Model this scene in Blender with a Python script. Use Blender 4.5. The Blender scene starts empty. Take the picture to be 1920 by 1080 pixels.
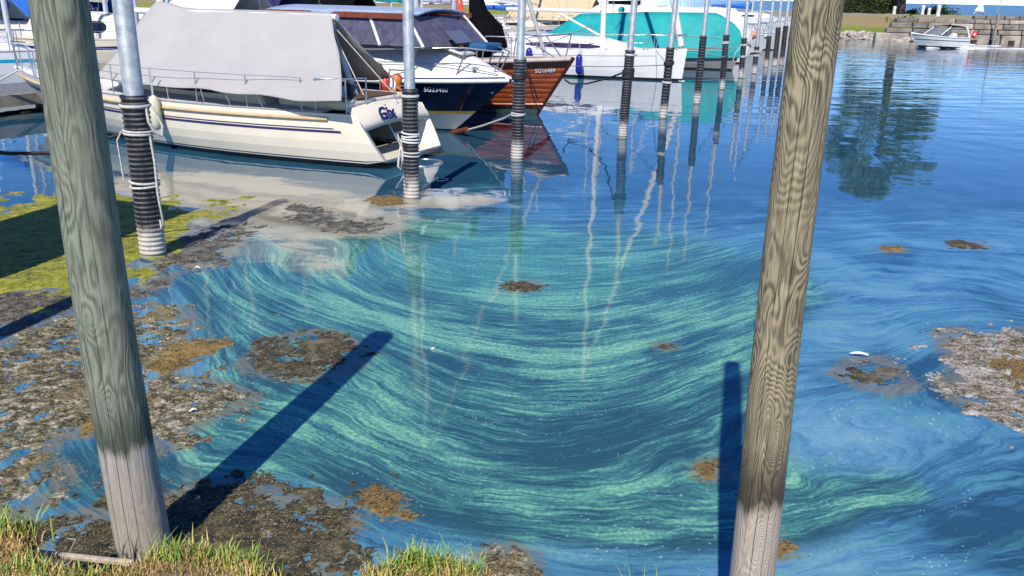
import bpy, math, random
import numpy as np
from mathutils import Vector, Matrix
sc = bpy.context.scene
random.seed(4)
RNG = np.random.default_rng(7)
R_ = math.radians
# ------------------------------------------------------------------ camera
FPX, CAMH, PITCH, ROLL = 1540.0, 2.8, R_(19.6), R_(1.1)
_f = np.array([0, math.cos(PITCH), -math.sin(PITCH)]); _r0 = np.array([1., 0, 0]); _u0 = np.array([0, math.sin(PITCH), math.cos(PITCH)])
_R = math.cos(ROLL) * _r0 + math.sin(ROLL) * _u0
_U = math.cos(ROLL) * _u0 - math.sin(ROLL) * _r0
_C = np.array([0, 0, CAMH])
cam_d = bpy.data.cameras.new('camera'); cam = bpy.data.objects.new('camera', cam_d); sc.collection.objects.link(cam)
cam_d.sensor_width = 36; cam_d.lens = 36 * FPX / 1920; cam_d.clip_start = .05; cam_d.clip_end = 30000
m = Matrix.Identity(4)
for i in range(3):
    m[i][0] = _R[i]; m[i][1] = _U[i]; m[i][2] = -_f[i]; m[i][3] = _C[i]
cam.matrix_world = m
sc.camera = cam
# ------------------------------------------------------------------ sky, sun, exposure
SUN_AZ, SUN_EL = R_(14.5), R_(47)          # direction the shadows run (from +Y towards +X), elevation
w = bpy.data.worlds.new('World'); sc.world = w; w.use_nodes = True
nt = w.node_tree; nt.nodes.clear()
sky = nt.nodes.new('ShaderNodeTexSky'); sky.sky_type = 'NISHITA'; sky.sun_disc = False
sky.sun_elevation = SUN_EL; sky.sun_rotation = math.pi + SUN_AZ
sky.altitude = 3000; sky.air_density = 1.0; sky.dust_density = 0.0; sky.ozone_density = 3.0
hs = nt.nodes.new('ShaderNodeHueSaturation'); hs.inputs['Saturation'].default_value = 1.30; hs.inputs['Hue'].default_value = .512
bg = nt.nodes.new('ShaderNodeBackground'); bg.inputs['Strength'].default_value = 0.15
wo = nt.nodes.new('ShaderNodeOutputWorld')
nt.links.new(sky.outputs[0], hs.inputs['Color']); nt.links.new(hs.outputs[0], bg.inputs[0]); nt.links.new(bg.outputs[0], wo.inputs[0])
sd = bpy.data.lights.new('sun', 'SUN'); sd.energy = 4.8; sd.angle = R_(0.55); sd.color = (1, .93, .82)
sun = bpy.data.objects.new('sun', sd); sc.collection.objects.link(sun)
sun.rotation_euler = Vector((math.sin(SUN_AZ) * math.cos(SUN_EL), math.cos(SUN_AZ) * math.cos(SUN_EL), -math.sin(SUN_EL))).to_track_quat('-Z', 'Y').to_euler()
sc.view_settings.view_transform = 'Standard'; sc.view_settings.look = 'None'
sc.view_settings.exposure = 0.2; sc.view_settings.gamma = 1.0
sc.render.engine = 'CYCLES'
sc.cycles.max_bounces = 4; sc.cycles.diffuse_bounces = 2; sc.cycles.glossy_bounces = 2; sc.cycles.transmission_bounces = 2
sc.cycles.caustics_reflective = False; sc.cycles.caustics_refractive = False
# ------------------------------------------------------------------ survey helpers (image measurements -> places on the water or at a height)
def at(x, y, z=0.):
    d = _f + (x - 960) / FPX * _R - (y - 540) / FPX * _U
    return _C + d * ((z - CAMH) / d[2])
def ray(x, y, Y):
    d = _f + (x - 960) / FPX * _R - (y - 540) / FPX * _U
    return _C + d * (Y / d[1])
def pxy(P):
    d = np.asarray(P, float) - _C; k = np.maximum(d @ _f, .05)
    return np.stack([960 + FPX * (d @ _R) / k, 540 - FPX * (d @ _U) / k], -1)
def zat(P, ypx):                       # height over ground point P that shows at picture row ypx
    lo, hi = -1., 12.
    for _ in range(40):
        mid = (lo + hi) / 2
        if pxy(np.array([P[0], P[1], mid]))[1] > ypx: lo = mid
        else: hi = mid
    return lo
EA = np.array([-.87570888, .48283948]); EN = np.array([.48283948, .87570888])   # into the berths / along the row of piles
P2 = at(772, 372)[:2]
def M(a, n, z=0.):
    q = P2 + a * EA + n * EN
    return (float(q[0]), float(q[1]), z)
# ------------------------------------------------------------------ numpy noise
_perm = RNG.random((4, 256, 256))
def vnoise(x, y, k=0):
    xi = np.floor(x).astype(int); yi = np.floor(y).astype(int); fx = x - xi; fy = y - yi
    fx = fx * fx * (3 - 2 * fx); fy = fy * fy * (3 - 2 * fy); T = _perm[k]
    a = T[xi & 255, yi & 255]; b = T[(xi + 1) & 255, yi & 255]; c = T[xi & 255, (yi + 1) & 255]; d = T[(xi + 1) & 255, (yi + 1) & 255]
    return (a * (1 - fx) + b * fx) * (1 - fy) + (c * (1 - fx) + d * fx) * fy
def fbm(x, y, o=4, k=0):
    s = 0; a = .5; t = 0
    for i in range(o):
        s = s + a * vnoise(x * 2 ** i + 17 * i, y * 2 ** i + 5 * i, k); t += a; a *= .55
    return s / t
def sdist(px, py, poly):               # signed distance, positive inside
    poly = np.asarray(poly); d = np.full(px.shape, 1e9); ins = np.zeros(px.shape, bool)
    for (ax, ay), (bx, by) in zip(poly, np.roll(poly, -1, 0)):
        ex, ey = bx - ax, by - ay; l = ex * ex + ey * ey + 1e-12
        t = np.clip(((px - ax) * ex + (py - ay) * ey) / l, 0, 1)
        d = np.minimum(d, np.hypot(px - ax - t * ex, py - ay - t * ey))
        c = ((ay > py) != (by > py)) & (px < (bx - ax) * (py - ay) / (by - ay + 1e-12) + ax)
        ins ^= c
    return np.where(ins, d, -d)
def sstep(a, b, x):
    t = np.clip((x - a) / (b - a), 0, 1); return t * t * (3 - 2 * t)
# ------------------------------------------------------------------ material kit
class NT:
    def __init__(s, name):
        s.m = bpy.data.materials.new(name); s.m.use_nodes = True; s.t = s.m.node_tree; s.t.nodes.clear()
        s.out = s.n('ShaderNodeOutputMaterial')
    def n(s, ty, **p):
        k = s.t.nodes.new(ty)
        for a, v in p.items(): setattr(k, a, v)
        return k
    def set(s, sock, v):
        if isinstance(v, bpy.types.NodeSocket): s.t.links.new(v, sock)
        elif v is not None:
            if isinstance(v, (tuple, list)) and len(v) == 3 and sock.type == 'RGBA': v = (*v, 1)
            sock.default_value = v
    def math(s, op, a, b=None, c=None, clamp=False):
        k = s.n('ShaderNodeMath', operation=op, use_clamp=clamp)
        for i, v in enumerate((a, b, c)): s.set(k.inputs[i], v)
        return k.outputs[0]
    def mul(s, a, b): return s.math('MULTIPLY', a, b)
    def add(s, a, b): return s.math('ADD', a, b)
    def step(s, x, a, b):
        k = s.n('ShaderNodeMapRange', interpolation_type='SMOOTHSTEP'); s.set(k.inputs[0], x); s.set(k.inputs[1], a); s.set(k.inputs[2], b); return k.outputs[0]
    def mix(s, f, a, b, bt='MIX'):
        k = s.n('ShaderNodeMix', data_type='RGBA', blend_type=bt); s.set(k.inputs[0], f); s.set(k.inputs[6], a); s.set(k.inputs[7], b); return k.outputs[2]
    def obj(s): return s.n('ShaderNodeTexCoord').outputs['Object']
    def pos(s): return s.n('ShaderNodeNewGeometry').outputs['Position']
    def sep(s, v):
        k = s.n('ShaderNodeSeparateXYZ'); s.set(k.inputs[0], v); return k.outputs
    def comb(s, x, y, z):
        k = s.n('ShaderNodeCombineXYZ')
        for i, v in enumerate((x, y, z)): s.set(k.inputs[i], v)
        return k.outputs[0]
    def scale(s, v, sx):
        k = s.n('ShaderNodeVectorMath', operation='MULTIPLY'); s.set(k.inputs[0], v); k.inputs[1].default_value = sx; return k.outputs[0]
    def noise(s, v, sc_=5., det=4., ro=.55, dist=0.):
        k = s.n('ShaderNodeTexNoise'); s.set(k.inputs['Vector'], v); k.inputs['Scale'].default_value = sc_; k.inputs['Detail'].default_value = det
        k.inputs['Roughness'].default_value = ro; k.inputs['Distortion'].default_value = dist; return k.outputs[0]
    def attr(s, nm):
        k = s.n('ShaderNodeAttribute', attribute_name=nm); return k.outputs['Fac']
    def ramp(s, f, stops):
        k = s.n('ShaderNodeValToRGB'); e = k.color_ramp.elements
        while len(e) < len(stops): e.new(.5)
        for q, (p, c) in zip(e, stops): q.position = p; q.color = (*c, 1)
        s.set(k.inputs[0], f); return k.outputs[0]
    def bump(s, h, st=.3, dist=.02, nrm=None):
        k = s.n('ShaderNodeBump'); k.inputs['Strength'].default_value = st; s.set(k.inputs['Distance'], dist); s.set(k.inputs['Height'], h)
        if nrm is not None: s.set(k.inputs['Normal'], nrm)
        return k.outputs[0]
    def bsdf(s, col, rough=.5, metal=0., nrm=None, **kw):
        k = s.n('ShaderNodeBsdfPrincipled'); s.set(k.inputs['Base Color'], col); s.set(k.inputs['Roughness'], rough); s.set(k.inputs['Metallic'], metal)
        if nrm is not None: s.set(k.inputs['Normal'], nrm)
        for a, v in kw.items(): s.set(k.inputs[a.replace('_', ' ')], v)
        s.t.links.new(k.outputs[0], s.out.inputs[0]); return k
MATS = {}
def paint(name, col, rough=.4, metal=0., var=.12, scale=6., bump=0., bscale=40., dirt=.0, **kw):
    if name in MATS: return MATS[name]
    t = NT(name); o = t.obj()
    n1 = t.noise(o, scale, 5, .6)
    c = t.mix(t.step(n1, .3, .7), tuple(x * (1 - var) for x in col), tuple(min(1, x * (1 + var * .6)) for x in col))
    if dirt:
        n2 = t.noise(t.scale(o, (1.2, 1.2, .35)), scale * 2.3, 6, .7)
        c = t.mix(t.mul(t.step(n2, .52, .75), dirt), c, tuple(x * .35 + .03 for x in col))
    nr = t.bump(t.noise(o, bscale, 4, .6), bump, .02) if bump else None
    r = t.math('ADD', rough - .06, t.mul(t.noise(o, scale * 3, 3), .12))
    t.bsdf(c, r, metal, nr, **kw)
    MATS[name] = t.m; return t.m
# ------------------------------------------------------------------ mesh kit
class MB:
    def __init__(s): s.v = []; s.f = []; s.mi = []; s.sm = []
    def add(s, vs, fs, mi=0, smooth=False):
        b = len(s.v); s.v += [tuple(map(float, v)) for v in vs]
        for f in fs: s.f.append(tuple(b + i for i in f)); s.mi.append(mi); s.sm.append(smooth)
        return s
    def box(s, c, sz, rot=None, mi=0, tap=1.0):
        x, y, z = (q / 2 for q in sz)
        vs = [(-x, -y, -z), (x, -y, -z), (x, y, -z), (-x, y, -z), (-x * tap, -y * tap, z), (x * tap, -y * tap, z), (x * tap, y * tap, z), (-x * tap, y * tap, z)]
        if rot is not None:
            Rm = rot if isinstance(rot, Matrix) else Matrix.Rotation(rot, 3, 'Z'); vs = [tuple(Rm @ Vector(v)) for v in vs]
        vs = [(v[0] + c[0], v[1] + c[1], v[2] + c[2]) for v in vs]
        return s.add(vs, [(0, 3, 2, 1), (4, 5, 6, 7), (0, 1, 5, 4), (1, 2, 6, 5), (2, 3, 7, 6), (3, 0, 4, 7)], mi)
    def tube(s, pts, r, n=8, mi=0, cap=True, smooth=True):
        pts = [Vector(p) for p in pts]; k = len(pts); rr = r if isinstance(r, (list, tuple)) else [r] * k
        vs = []; prev = None
        for i, p in enumerate(pts):
            t = (pts[min(i + 1, k - 1)] - pts[max(i - 1, 0)]).normalized()
            if prev is None: prev = t.orthogonal().normalized()
            u = (prev - t * prev.dot(t))
            u = u.normalized() if u.length > 1e-6 else t.orthogonal().normalized()
            prev = u; w_ = t.cross(u)
            for j in range(n):
                a = 2 * math.pi * j / n; vs.append(p + (u * math.cos(a) + w_ * math.sin(a)) * rr[i])
        fs = [(i * n + j, i * n + (j + 1) % n, (i + 1) * n + (j + 1) % n, (i + 1) * n + j) for i in range(k - 1) for j in range(n)]
        s.add(vs, fs, mi, smooth)
        if cap:
            s.add(vs[:n][::-1], [tuple(range(n))], mi); s.add(vs[-n:], [tuple(range(n))], mi)
        return s
    def lathe(s, prof, n=20, c=(0, 0, 0), mi=0, smooth=True, cap=True):
        vs = [(c[0] + r * math.cos(2 * math.pi * j / n), c[1] + r * math.sin(2 * math.pi * j / n), c[2] + z) for r, z in prof for j in range(n)]
        fs = [(i * n + j, i * n + (j + 1) % n, (i + 1) * n + (j + 1) % n, (i + 1) * n + j) for i in range(len(prof) - 1) for j in range(n)]
        s.add(vs, fs, mi, smooth)
        if cap: s.add(vs[-n:], [tuple(range(n))], mi); s.add(vs[:n][::-1], [tuple(range(n))], mi)
        return s
    def grid(s, rows, mi=0, smooth=True, closed=False):
        k = len(rows[0]); vs = [p for r in rows for p in r]; q = k if closed else k - 1
        return s.add(vs, [(i * k + j, i * k + (j + 1) % k, (i + 1) * k + (j + 1) % k, (i + 1) * k + j) for i in range(len(rows) - 1) for j in range(q)], mi, smooth)
    def prism(s, poly, z0, z1, mi=0):
        n = len(poly); vs = [(x, y, z0) for x, y in poly] + [(x, y, z1) for x, y in poly]
        return s.add(vs, [tuple(range(n))[::-1], tuple(range(n, 2 * n))] + [(i, (i + 1) % n, n + (i + 1) % n, n + i) for i in range(n)], mi)
    def build(s, name, mats, parent=None, bevel=0., solid=0.):
        me = bpy.data.meshes.new(name); me.from_pydata(s.v, [], s.f)
        mats = mats if isinstance(mats, (list, tuple)) else [mats]
        for q in mats: me.materials.append(q)
        me.polygons.foreach_set('material_index', s.mi); me.polygons.foreach_set('use_smooth', s.sm); me.update()
        o = bpy.data.objects.new(name, me); sc.collection.objects.link(o)
        if parent is not None: o.parent = parent
        if solid: q = o.modifiers.new('solid', 'SOLIDIFY'); q.thickness = solid; q.offset = 0
        if bevel: q = o.modifiers.new('bevel', 'BEVEL'); q.width = bevel; q.segments = 2; q.limit_method = 'ANGLE'
        return o
def tag(o, label=None, cat=None, group=None, kind=None):
    if label: o['label'] = label
    if cat: o['category'] = cat
    if group: o['group'] = group
    if kind: o['kind'] = kind
    return o
def thing(name, label, cat, loc=(0, 0, 0), rz=0., group=None):
    o = bpy.data.objects.new(name, None); sc.collection.objects.link(o); o.location = loc; o.rotation_euler = (0, 0, rz); o.empty_display_size = .2
    return tag(o, label, cat, group)
def text_mesh(name, s, size, mat, parent, M3, ext=.002, bold=0.):
    cu = bpy.data.curves.new(name, 'FONT'); cu.body = s; cu.size = size; cu.extrude = ext; cu.align_x = 'CENTER'; cu.align_y = 'CENTER'; cu.resolution_u = 3; cu.offset = bold
    tmp = bpy.data.objects.new('tmp', cu); sc.collection.objects.link(tmp)
    me = bpy.data.meshes.new_from_object(tmp.evaluated_get(bpy.context.evaluated_depsgraph_get())); bpy.data.objects.remove(tmp)
    me.transform(M3); me.materials.clear(); me.materials.append(mat)
    o = bpy.data.objects.new(name, me); sc.collection.objects.link(o); o.parent = parent; return o
def frame(o, x, y):                     # matrix: local x, y axes and normal at a point
    x = Vector(x).normalized(); y = Vector(y); y = (y - x * y.dot(x)).normalized(); z = x.cross(y)
    mm = Matrix.Identity(4)
    for i in range(3): mm[i][0] = x[i]; mm[i][1] = y[i]; mm[i][2] = z[i]; mm[i][3] = o[i]
    return mm
def np_mesh(name, V, Fq, mats, attrs=None, smooth=True):
    me = bpy.data.meshes.new(name); V = np.asarray(V, np.float32); Fq = np.asarray(Fq, np.int32); k = Fq.shape[1]
    me.vertices.add(len(V)); me.vertices.foreach_set('co', V.ravel()); me.loops.add(Fq.size); me.loops.foreach_set('vertex_index', Fq.ravel())
    me.polygons.add(len(Fq)); me.polygons.foreach_set('loop_start', np.arange(0, Fq.size, k, dtype=np.int32)); me.polygons.foreach_set('loop_total', np.full(len(Fq), k, np.int32))
    me.update(calc_edges=True)
    me.polygons.foreach_set('use_smooth', np.full(len(Fq), smooth))
    for q in (mats if isinstance(mats, list) else [mats]): me.materials.append(q)
    for a, val in (attrs or {}).items():
        at_ = me.attributes.new(a, 'FLOAT', 'POINT'); at_.data.foreach_set('value', np.asarray(val, np.float32))
    o = bpy.data.objects.new(name, me); sc.collection.objects.link(o); return o
# ------------------------------------------------------------------ water sheet with its drifting bloom
def tps(pts, val, q):
    pts = np.asarray(pts, float); n = len(pts)
    def U(r2): return np.where(r2 > 1e-9, .5 * r2 * np.log(r2 + 1e-12), 0)
    K = U(((pts[:, None] - pts[None]) ** 2).sum(-1)) + np.eye(n) * .02; Pm = np.c_[np.ones(n), pts]
    A = np.block([[K, Pm], [Pm.T, np.zeros((3, 3))]]); s = np.linalg.solve(A, np.r_[val, 0, 0, 0]); out = np.empty(len(q))
    for i in range(0, len(q), 20000):
        b = q[i:i + 20000]; out[i:i + 20000] = U(((b[:, None] - pts[None]) ** 2).sum(-1)) @ s[:n] + np.c_[np.ones(len(b)), b] @ s[n:]
    return out
ARCS = [(420, [(690, 405), (800, 425), (1000, 430), (1300, 420), (1600, 405), (1920, 400)]),
    (560, [(655, 440), (690, 490), (760, 525), (850, 545), (960, 560), (1060, 562), (1200, 545), (1350, 510), (1440, 475), (1650, 455), (1920, 470)]),
    (652, [(478, 450), (490, 495), (560, 545), (680, 590), (800, 625), (950, 650), (1100, 652), (1250, 622), (1400, 580), (1520, 545), (1700, 535), (1920, 560)]),
    (748, [(400, 490), (440, 540), (520, 580), (640, 620), (740, 665), (830, 712), (950, 745), (1080, 748), (1200, 730), (1350, 680), (1470, 640), (1650, 640), (1900, 600)]),
    (882, [(345, 540), (395, 600), (425, 650), (440, 700), (520, 735), (610, 760), (700, 805), (800, 850), (950, 880), (1100, 880), (1250, 835), (1400, 765), (1560, 720), (1750, 660)]),
    (935, [(480, 775), (570, 800), (680, 855), (800, 900), (950, 930), (1150, 945), (1350, 937), (1500, 930), (1700, 885), (1820, 810)]),
    (1000, [(420, 830), (520, 850), (640, 905), (780, 965), (950, 992), (1150, 1010), (1400, 1005), (1600, 965), (1830, 900)]),
    (1065, [(380, 910), (560, 920), (700, 985), (850, 1035), (1000, 1065), (1200, 1085), (1500, 1070), (1850, 1010)])]
cp = []; cv = []
for y0, L in ARCS:
    v = at(1000, y0)[1]
    for p in L: cp.append((p[0] / 200, p[1] / 100)); cv.append(v)
NR, NC = 470, 340
ys = np.concatenate([np.linspace(.6, 3.2, 40, endpoint=False), 3.2 * (45 / 3.2) ** np.linspace(0, 1, NR - 80, endpoint=False), 45 * (15000 / 45) ** np.linspace(0, 1, 40)])
u = np.linspace(-1, 1, NC)
X = u[None] * (ys[:, None] * 1.15 + 4.5); Y = np.repeat(ys[:, None], NC, 1)
V = np.stack([X, Y, np.zeros_like(X)], -1).reshape(-1, 3)
pp = pxy(V); pq = np.stack([np.clip(pp[:, 0], -150, 2100), np.clip(pp[:, 1], 330, 1180)], -1)
psi = tps(cp, cv, pq / np.array([200, 100]))
xw, yw = V[:, 0], V[:, 1]
def blob(cx, cy, sx, sy, ang=0):
    c, s = math.cos(ang), math.sin(ang); dx = pp[:, 0] - cx; dy = pp[:, 1] - cy
    return np.exp(-(((c * dx + s * dy) / sx) ** 2 + ((-s * dx + c * dy) / sy) ** 2))
wob = fbm(xw * .8, yw * .8, 4) - .5
e = pp[:, 1] + 90 * wob
# how much of the surface the bloom covers; open mirror water lies towards the boats and the far shore
edge = np.interp(pp[:, 0], [0, 400, 620, 760, 900, 1150, 1400, 1600, 1920], [455, 430, 420, 385, 368, 378, 410, 395, 415])
film = sstep(-95, 95, e - edge + 60 * (fbm(xw * 2.2, yw * 2.2, 3, 2) - .5))
film = np.maximum(film, .5 * sstep(330, 470, e) * sstep(1380, 1560, pp[:, 0]))
film *= np.where(pp[:, 0] < 140, sstep(480, 560, pp[:, 1]), 1)
green = .12 + .85 * blob(900, 560, 480, 110, .05) + .75 * blob(1000, 700, 420, 95) + .6 * blob(820, 860, 330, 60, .3) + .6 * blob(1200, 930, 420, 60) \
    + .75 * blob(1600, 935, 190, 55, -.15) + .45 * blob(1330, 620, 200, 60, -.3) + .5 * blob(430, 640, 45, 90) + .55 * blob(560, 770, 90, 40, .4) + .5 * blob(480, 870, 120, 60) \
    + .35 * blob(1650, 650, 150, 30) + .35 * blob(1750, 545, 200, 18) - .45 * blob(1700, 820, 260, 90) - .4 * blob(1150, 780, 90, 40) - .3 * blob(600, 930, 250, 30) - .4 * blob(1600, 600, 110, 40)
turq = .95 * blob(900, 490, 220, 60) + .5 * blob(1150, 520, 250, 50) + .3 * blob(700, 470, 90, 50)
milky = .7 * blob(1650, 820, 170, 70, -.2) + .6 * blob(1600, 600, 130, 50) + .6 * blob(1680, 1010, 200, 60) + .5 * blob(1050, 1030, 160, 40) + .45 * blob(400, 690, 70, 40) + .5 * blob(1230, 800, 110, 40) + .4 * blob(560, 540, 140, 60)
scum_reflection = np.clip(1.05 * blob(490, 390, 290, 42, .06) * (pp[:, 1] < 470) + 1.1 * blob(855, 378, 95, 10, -.04) + .8 * blob(380, 345, 170, 24) + .6 * blob(640, 425, 120, 22) + .52 * blob(580, 485, 110, 40, .3), 0, 1)  # last blob paints the tent's reflection fan into the pale scummy film
dark = .9 * blob(1180, 560, 200, 18, -.12) + .8 * blob(830, 560, 180, 14, .25) + .9 * blob(900, 690, 210, 22, .25) + .8 * blob(1080, 860, 260, 28, .02) + .6 * blob(1250, 680, 120, 30, -.3) + .8 * blob(1750, 740, 200, 60, .5) + .9 * blob(1850, 1000, 160, 60) + .7 * blob(1000, 600, 200, 12, 0) + .5 * blob(640, 640, 200, 26, .35)
wake = 0
rip = sstep(0, 1, (yw - 14) / 12) * sstep(.05, .32, xw / (yw + 1)) * (1 + 5 * sstep(85, 160, yw)) + .8 * blob(1870, 99, 90, 9, .04)
REG = [(330, 520), (420, 455), (640, 420), (900, 405), (1200, 430), (1460, 480), (1560, 560), (1450, 640), (1420, 760), (1480, 880), (1720, 890), (1760, 940), (1560, 1010), (1250, 1040), (950, 1020), (700, 960), (560, 900), (430, 910), (300, 940), (90, 940), (60, 860), (190, 820), (330, 850), (400, 760), (380, 640)]
region = sstep(-60, 60, sdist(pp[:, 0], pp[:, 1], REG))
idx = np.arange(NR * NC).reshape(NR, NC)
Fq = np.stack([idx[:-1, :-1], idx[:-1, 1:], idx[1:, 1:], idx[1:, :-1]], -1).reshape(-1, 4)
WEED_PX = [
 [(-260, 640), (0, 640), (60, 612), (150, 585), (270, 568), (335, 575), (368, 590), (345, 640), (330, 705), (400, 712), (470, 733), (487, 745), (440, 770), (360, 800), (345, 835), (300, 852), (195, 812), (120, 822), (80, 860), (140, 880), (110, 930), (50, 975), (-260, 1010)],
 [(285, 685), (330, 655), (360, 640), (412, 643), (395, 662), (350, 672), (310, 692)],
 [(-260, 560), (0, 545), (150, 545), (250, 540), (330, 520), (300, 540), (180, 565), (70, 600), (0, 625), (-260, 660)],
 [(-300, 430), (0, 400), (60, 385), (110, 372), (235, 368), (310, 378), (345, 415), (300, 440), (345, 455), (300, 470), (240, 478), (262, 515), (150, 540), (0, 550), (-300, 580)],
 [(262, 540), (290, 492), (330, 440), (390, 415), (470, 420), (455, 450), (425, 490), (340, 512)],
 [(440, 685), (500, 635), (590, 618), (640, 625), (685, 655), (672, 690), (610, 715), (530, 712), (470, 705)],
 [(30, 1020), (80, 985), (150, 958), (225, 948), (330, 922), (420, 903), (500, 918), (560, 935), (640, 948), (668, 985), (660, 1030), (625, 1075), (610, 1130), (300, 1150), (30, 1150)],
 [(895, 1070), (910, 1032), (960, 1025), (1000, 1045), (1012, 1085), (1000, 1110), (900, 1110)],
 [(1752, 622), (1800, 612), (1850, 630), (1920, 612), (2100, 620), (2100, 850), (1920, 805), (1860, 782), (1780, 748), (1752, 716), (1795, 700), (1762, 662)],
 [(1885, 690), (1920, 655), (2000, 650), (2000, 720), (1920, 712)],
 [(1555, 700), (1590, 672), (1650, 668), (1690, 690), (1720, 730), (1660, 738), (1600, 725)],
 [(945, 545), (960, 530), (1000, 527), (1015, 537), (990, 547)],
 [(686, 940), (692, 920), (715, 915), (733, 925), (733, 940), (760, 955), (755, 970), (715, 960)],
 [(1314, 890), (1320, 870), (1338, 868), (1345, 885), (1335, 898)],
 [(1450, 1040), (1455, 1024), (1475, 1020), (1482, 1034), (1465, 1044)],
 [(480, 405), (520, 380), (560, 375), (640, 395), (720, 418), (700, 438), (600, 432), (520, 415)],
 [(675, 376), (690, 366), (735, 370), (752, 380), (720, 386)],
 [(1775, 462), (1790, 452), (1840, 453), (1858, 462), (1830, 468)],
 [(1650, 468), (1662, 461), (1690, 463), (1697, 470), (1670, 475)],
 [(1228, 652), (1240, 643), (1265, 643), (1270, 652), (1245, 657)],
 [(148, 800), (160, 775), (200, 768), (235, 790), (200, 808)]]
rim = np.zeros(len(V)); near_v = np.where((yw < 24) & (np.abs(xw) < 16))[0]
for pl in WEED_PX:
    W = np.array([at(*q_)[:2] for q_ in pl]); sdv = sdist(xw[near_v], yw[near_v], W); rim[near_v] = np.maximum(rim[near_v], np.where(sdv > .12, .55, np.exp(-(np.maximum(-sdv, 0) / .13))))
def water_mat():
    t = NT('lake_water'); P = t.pos(); x, y, _ = t.sep(P)
    ps = t.attr('psi'); gr = t.attr('green'); fm = t.attr('film'); tq = t.attr('turq'); mk = t.attr('milky'); scm = t.attr('scum_reflection'); dk = t.attr('dark'); rp = t.attr('ripple'); rg = t.attr('region'); rm = t.attr('rim')
    wv = t.noise(P, 1.6, 3, .6)
    psw = t.add(ps, t.mul(t.math('SUBTRACT', wv, .5), .20))
    def flow(kp, kx): return t.comb(t.mul(psw, kp), t.mul(x, kx), t.mul(y, kx * .6))
    n1 = t.noise(flow(2.6, .45), 1., 4, .6, .3)
    n2 = t.noise(flow(11., 1.0), 1., 4, .62, .5)
    n3 = t.noise(flow(34., 2.6), 1., 3, .65, .6)
    iso = t.noise(P, 30., 3, .7); big = t.noise(P, .9, 4, .62, .6)
    n4 = t.noise(flow(85., 5.), 1., 2, .6, .4)
    s = t.add(t.add(t.mul(n1, .30), t.mul(n2, .30)), t.add(t.mul(n3, .28), t.mul(n4, .12)))
    sb = t.add(t.math('MULTIPLY_ADD', t.math('SUBTRACT', s, .5), 1.0, .5), t.math('MULTIPLY_ADD', gr, .085, -.052))
    sb = t.add(sb, t.mul(t.math('SUBTRACT', t.noise(flow(1.3, .9), 1., 3, .6, .8), .5), .20))
    sb = t.math('SUBTRACT', sb, t.mul(dk, .07))
    swirl = t.ramp(sb, [(.435, (.026, .086, .112)), (.478, (.052, .165, .175)), (.508, (.070, .235, .215)), (.535, (.130, .375, .275)), (.585, (.225, .520, .335))])
    swirl = t.mix(t.mul(tq, .42), swirl, (.095, .380, .310))
    bb = t.add(t.add(t.mul(big, .36), t.mul(s, .66)), t.math('MULTIPLY_ADD', mk, .10, t.math('MULTIPLY_ADD', dk, -.08, -.008)))
    bluec = t.mix(t.mul(t.step(n2, .50, .62), .35), t.ramp(bb, [(.42, (.022, .078, .140)), (.475, (.048, .158, .265)), (.525, (.088, .245, .375)), (.60, (.175, .350, .455))]), (.075, .290, .260))
    c = t.mix(t.step(t.add(rg, t.mul(t.math('SUBTRACT', big, .5), .8)), .25, .75), bluec, swirl)
    c = t.mix(t.mul(t.step(iso, .62, .38), t.math('MULTIPLY_ADD', rg, .34, .14)), c, (.020, .072, .110))
    # flecks of froth, strung along the current
    vo = t.n('ShaderNodeTexVoronoi'); t.set(vo.inputs['Vector'], t.comb(t.mul(psw, 30.), t.mul(x, 22.), t.mul(y, 9.))); vo.inputs['Scale'].default_value = 1.
    fl = t.mul(t.step(vo.outputs['Distance'], .22, .08), t.step(t.noise(flow(6., 1.2), 1., 3, .5), .50, .62))
    c = t.mix(t.mul(fl, .6), c, (.45, .60, .60))
    fmm = t.step(t.add(fm, t.mul(t.math('SUBTRACT', s, .5), 1.6)), .15, .85)
    body = t.mix(t.step(big, .35, .7), (.016, .068, .120), (.023, .088, .150))
    c = t.mix(fmm, body, c)
    sn = t.add(t.mul(t.noise(t.scale(P, (1, 2.2, 1)), 1.3, 4, .7, .5), .7), t.mul(scm, .62))
    sm = t.step(sn, .58, .74)
    c = t.mix(t.mul(sm, .70), c, t.mix(iso, (.40, .36, .24), (.53, .48, .36)))
    deb = t.step(t.add(t.add(t.mul(iso, .55), t.mul(n2, .35)), t.mul(rm, .27)), .62, .70)
    c = t.mix(t.mul(deb, .8), c, t.mix(n3, (.05, .05, .03), (.30, .28, .18)))
    far = t.mul(t.math('MAXIMUM', t.math('SUBTRACT', rp, 1.), 0.), .05)
    ro = t.add(t.add(t.add(.012, far), t.mul(fmm, .03)), t.mul(sm, .07))
    w1 = t.noise(t.scale(P, (1, .7, 1)), .9, 2, .5)
    w2 = t.noise(t.scale(P, (1.1, 1.6, 1)), 2.6, 3, .55)
    w3 = t.noise(t.scale(P, (.16, .9, 1)), 1.2, 2.5, .55)
    b = t.bump(w1, 1., .013); b = t.bump(w2, 1., .0010, b); b = t.bump(w3, 1., t.mul(rp, .028), b)
    
    t.bsdf(c, ro, 0., b, IOR=1.5)
    return t.m
lake = np_mesh('water', V, Fq, water_mat(), dict(psi=psi, film=film, green=green, turq=turq, milky=milky, scum_reflection=scum_reflection, dark=dark, ripple=rip, region=region, rim=rim))
tag(lake, 'lake water with blue and green algae bloom swirls', 'water', kind='structure')
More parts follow.
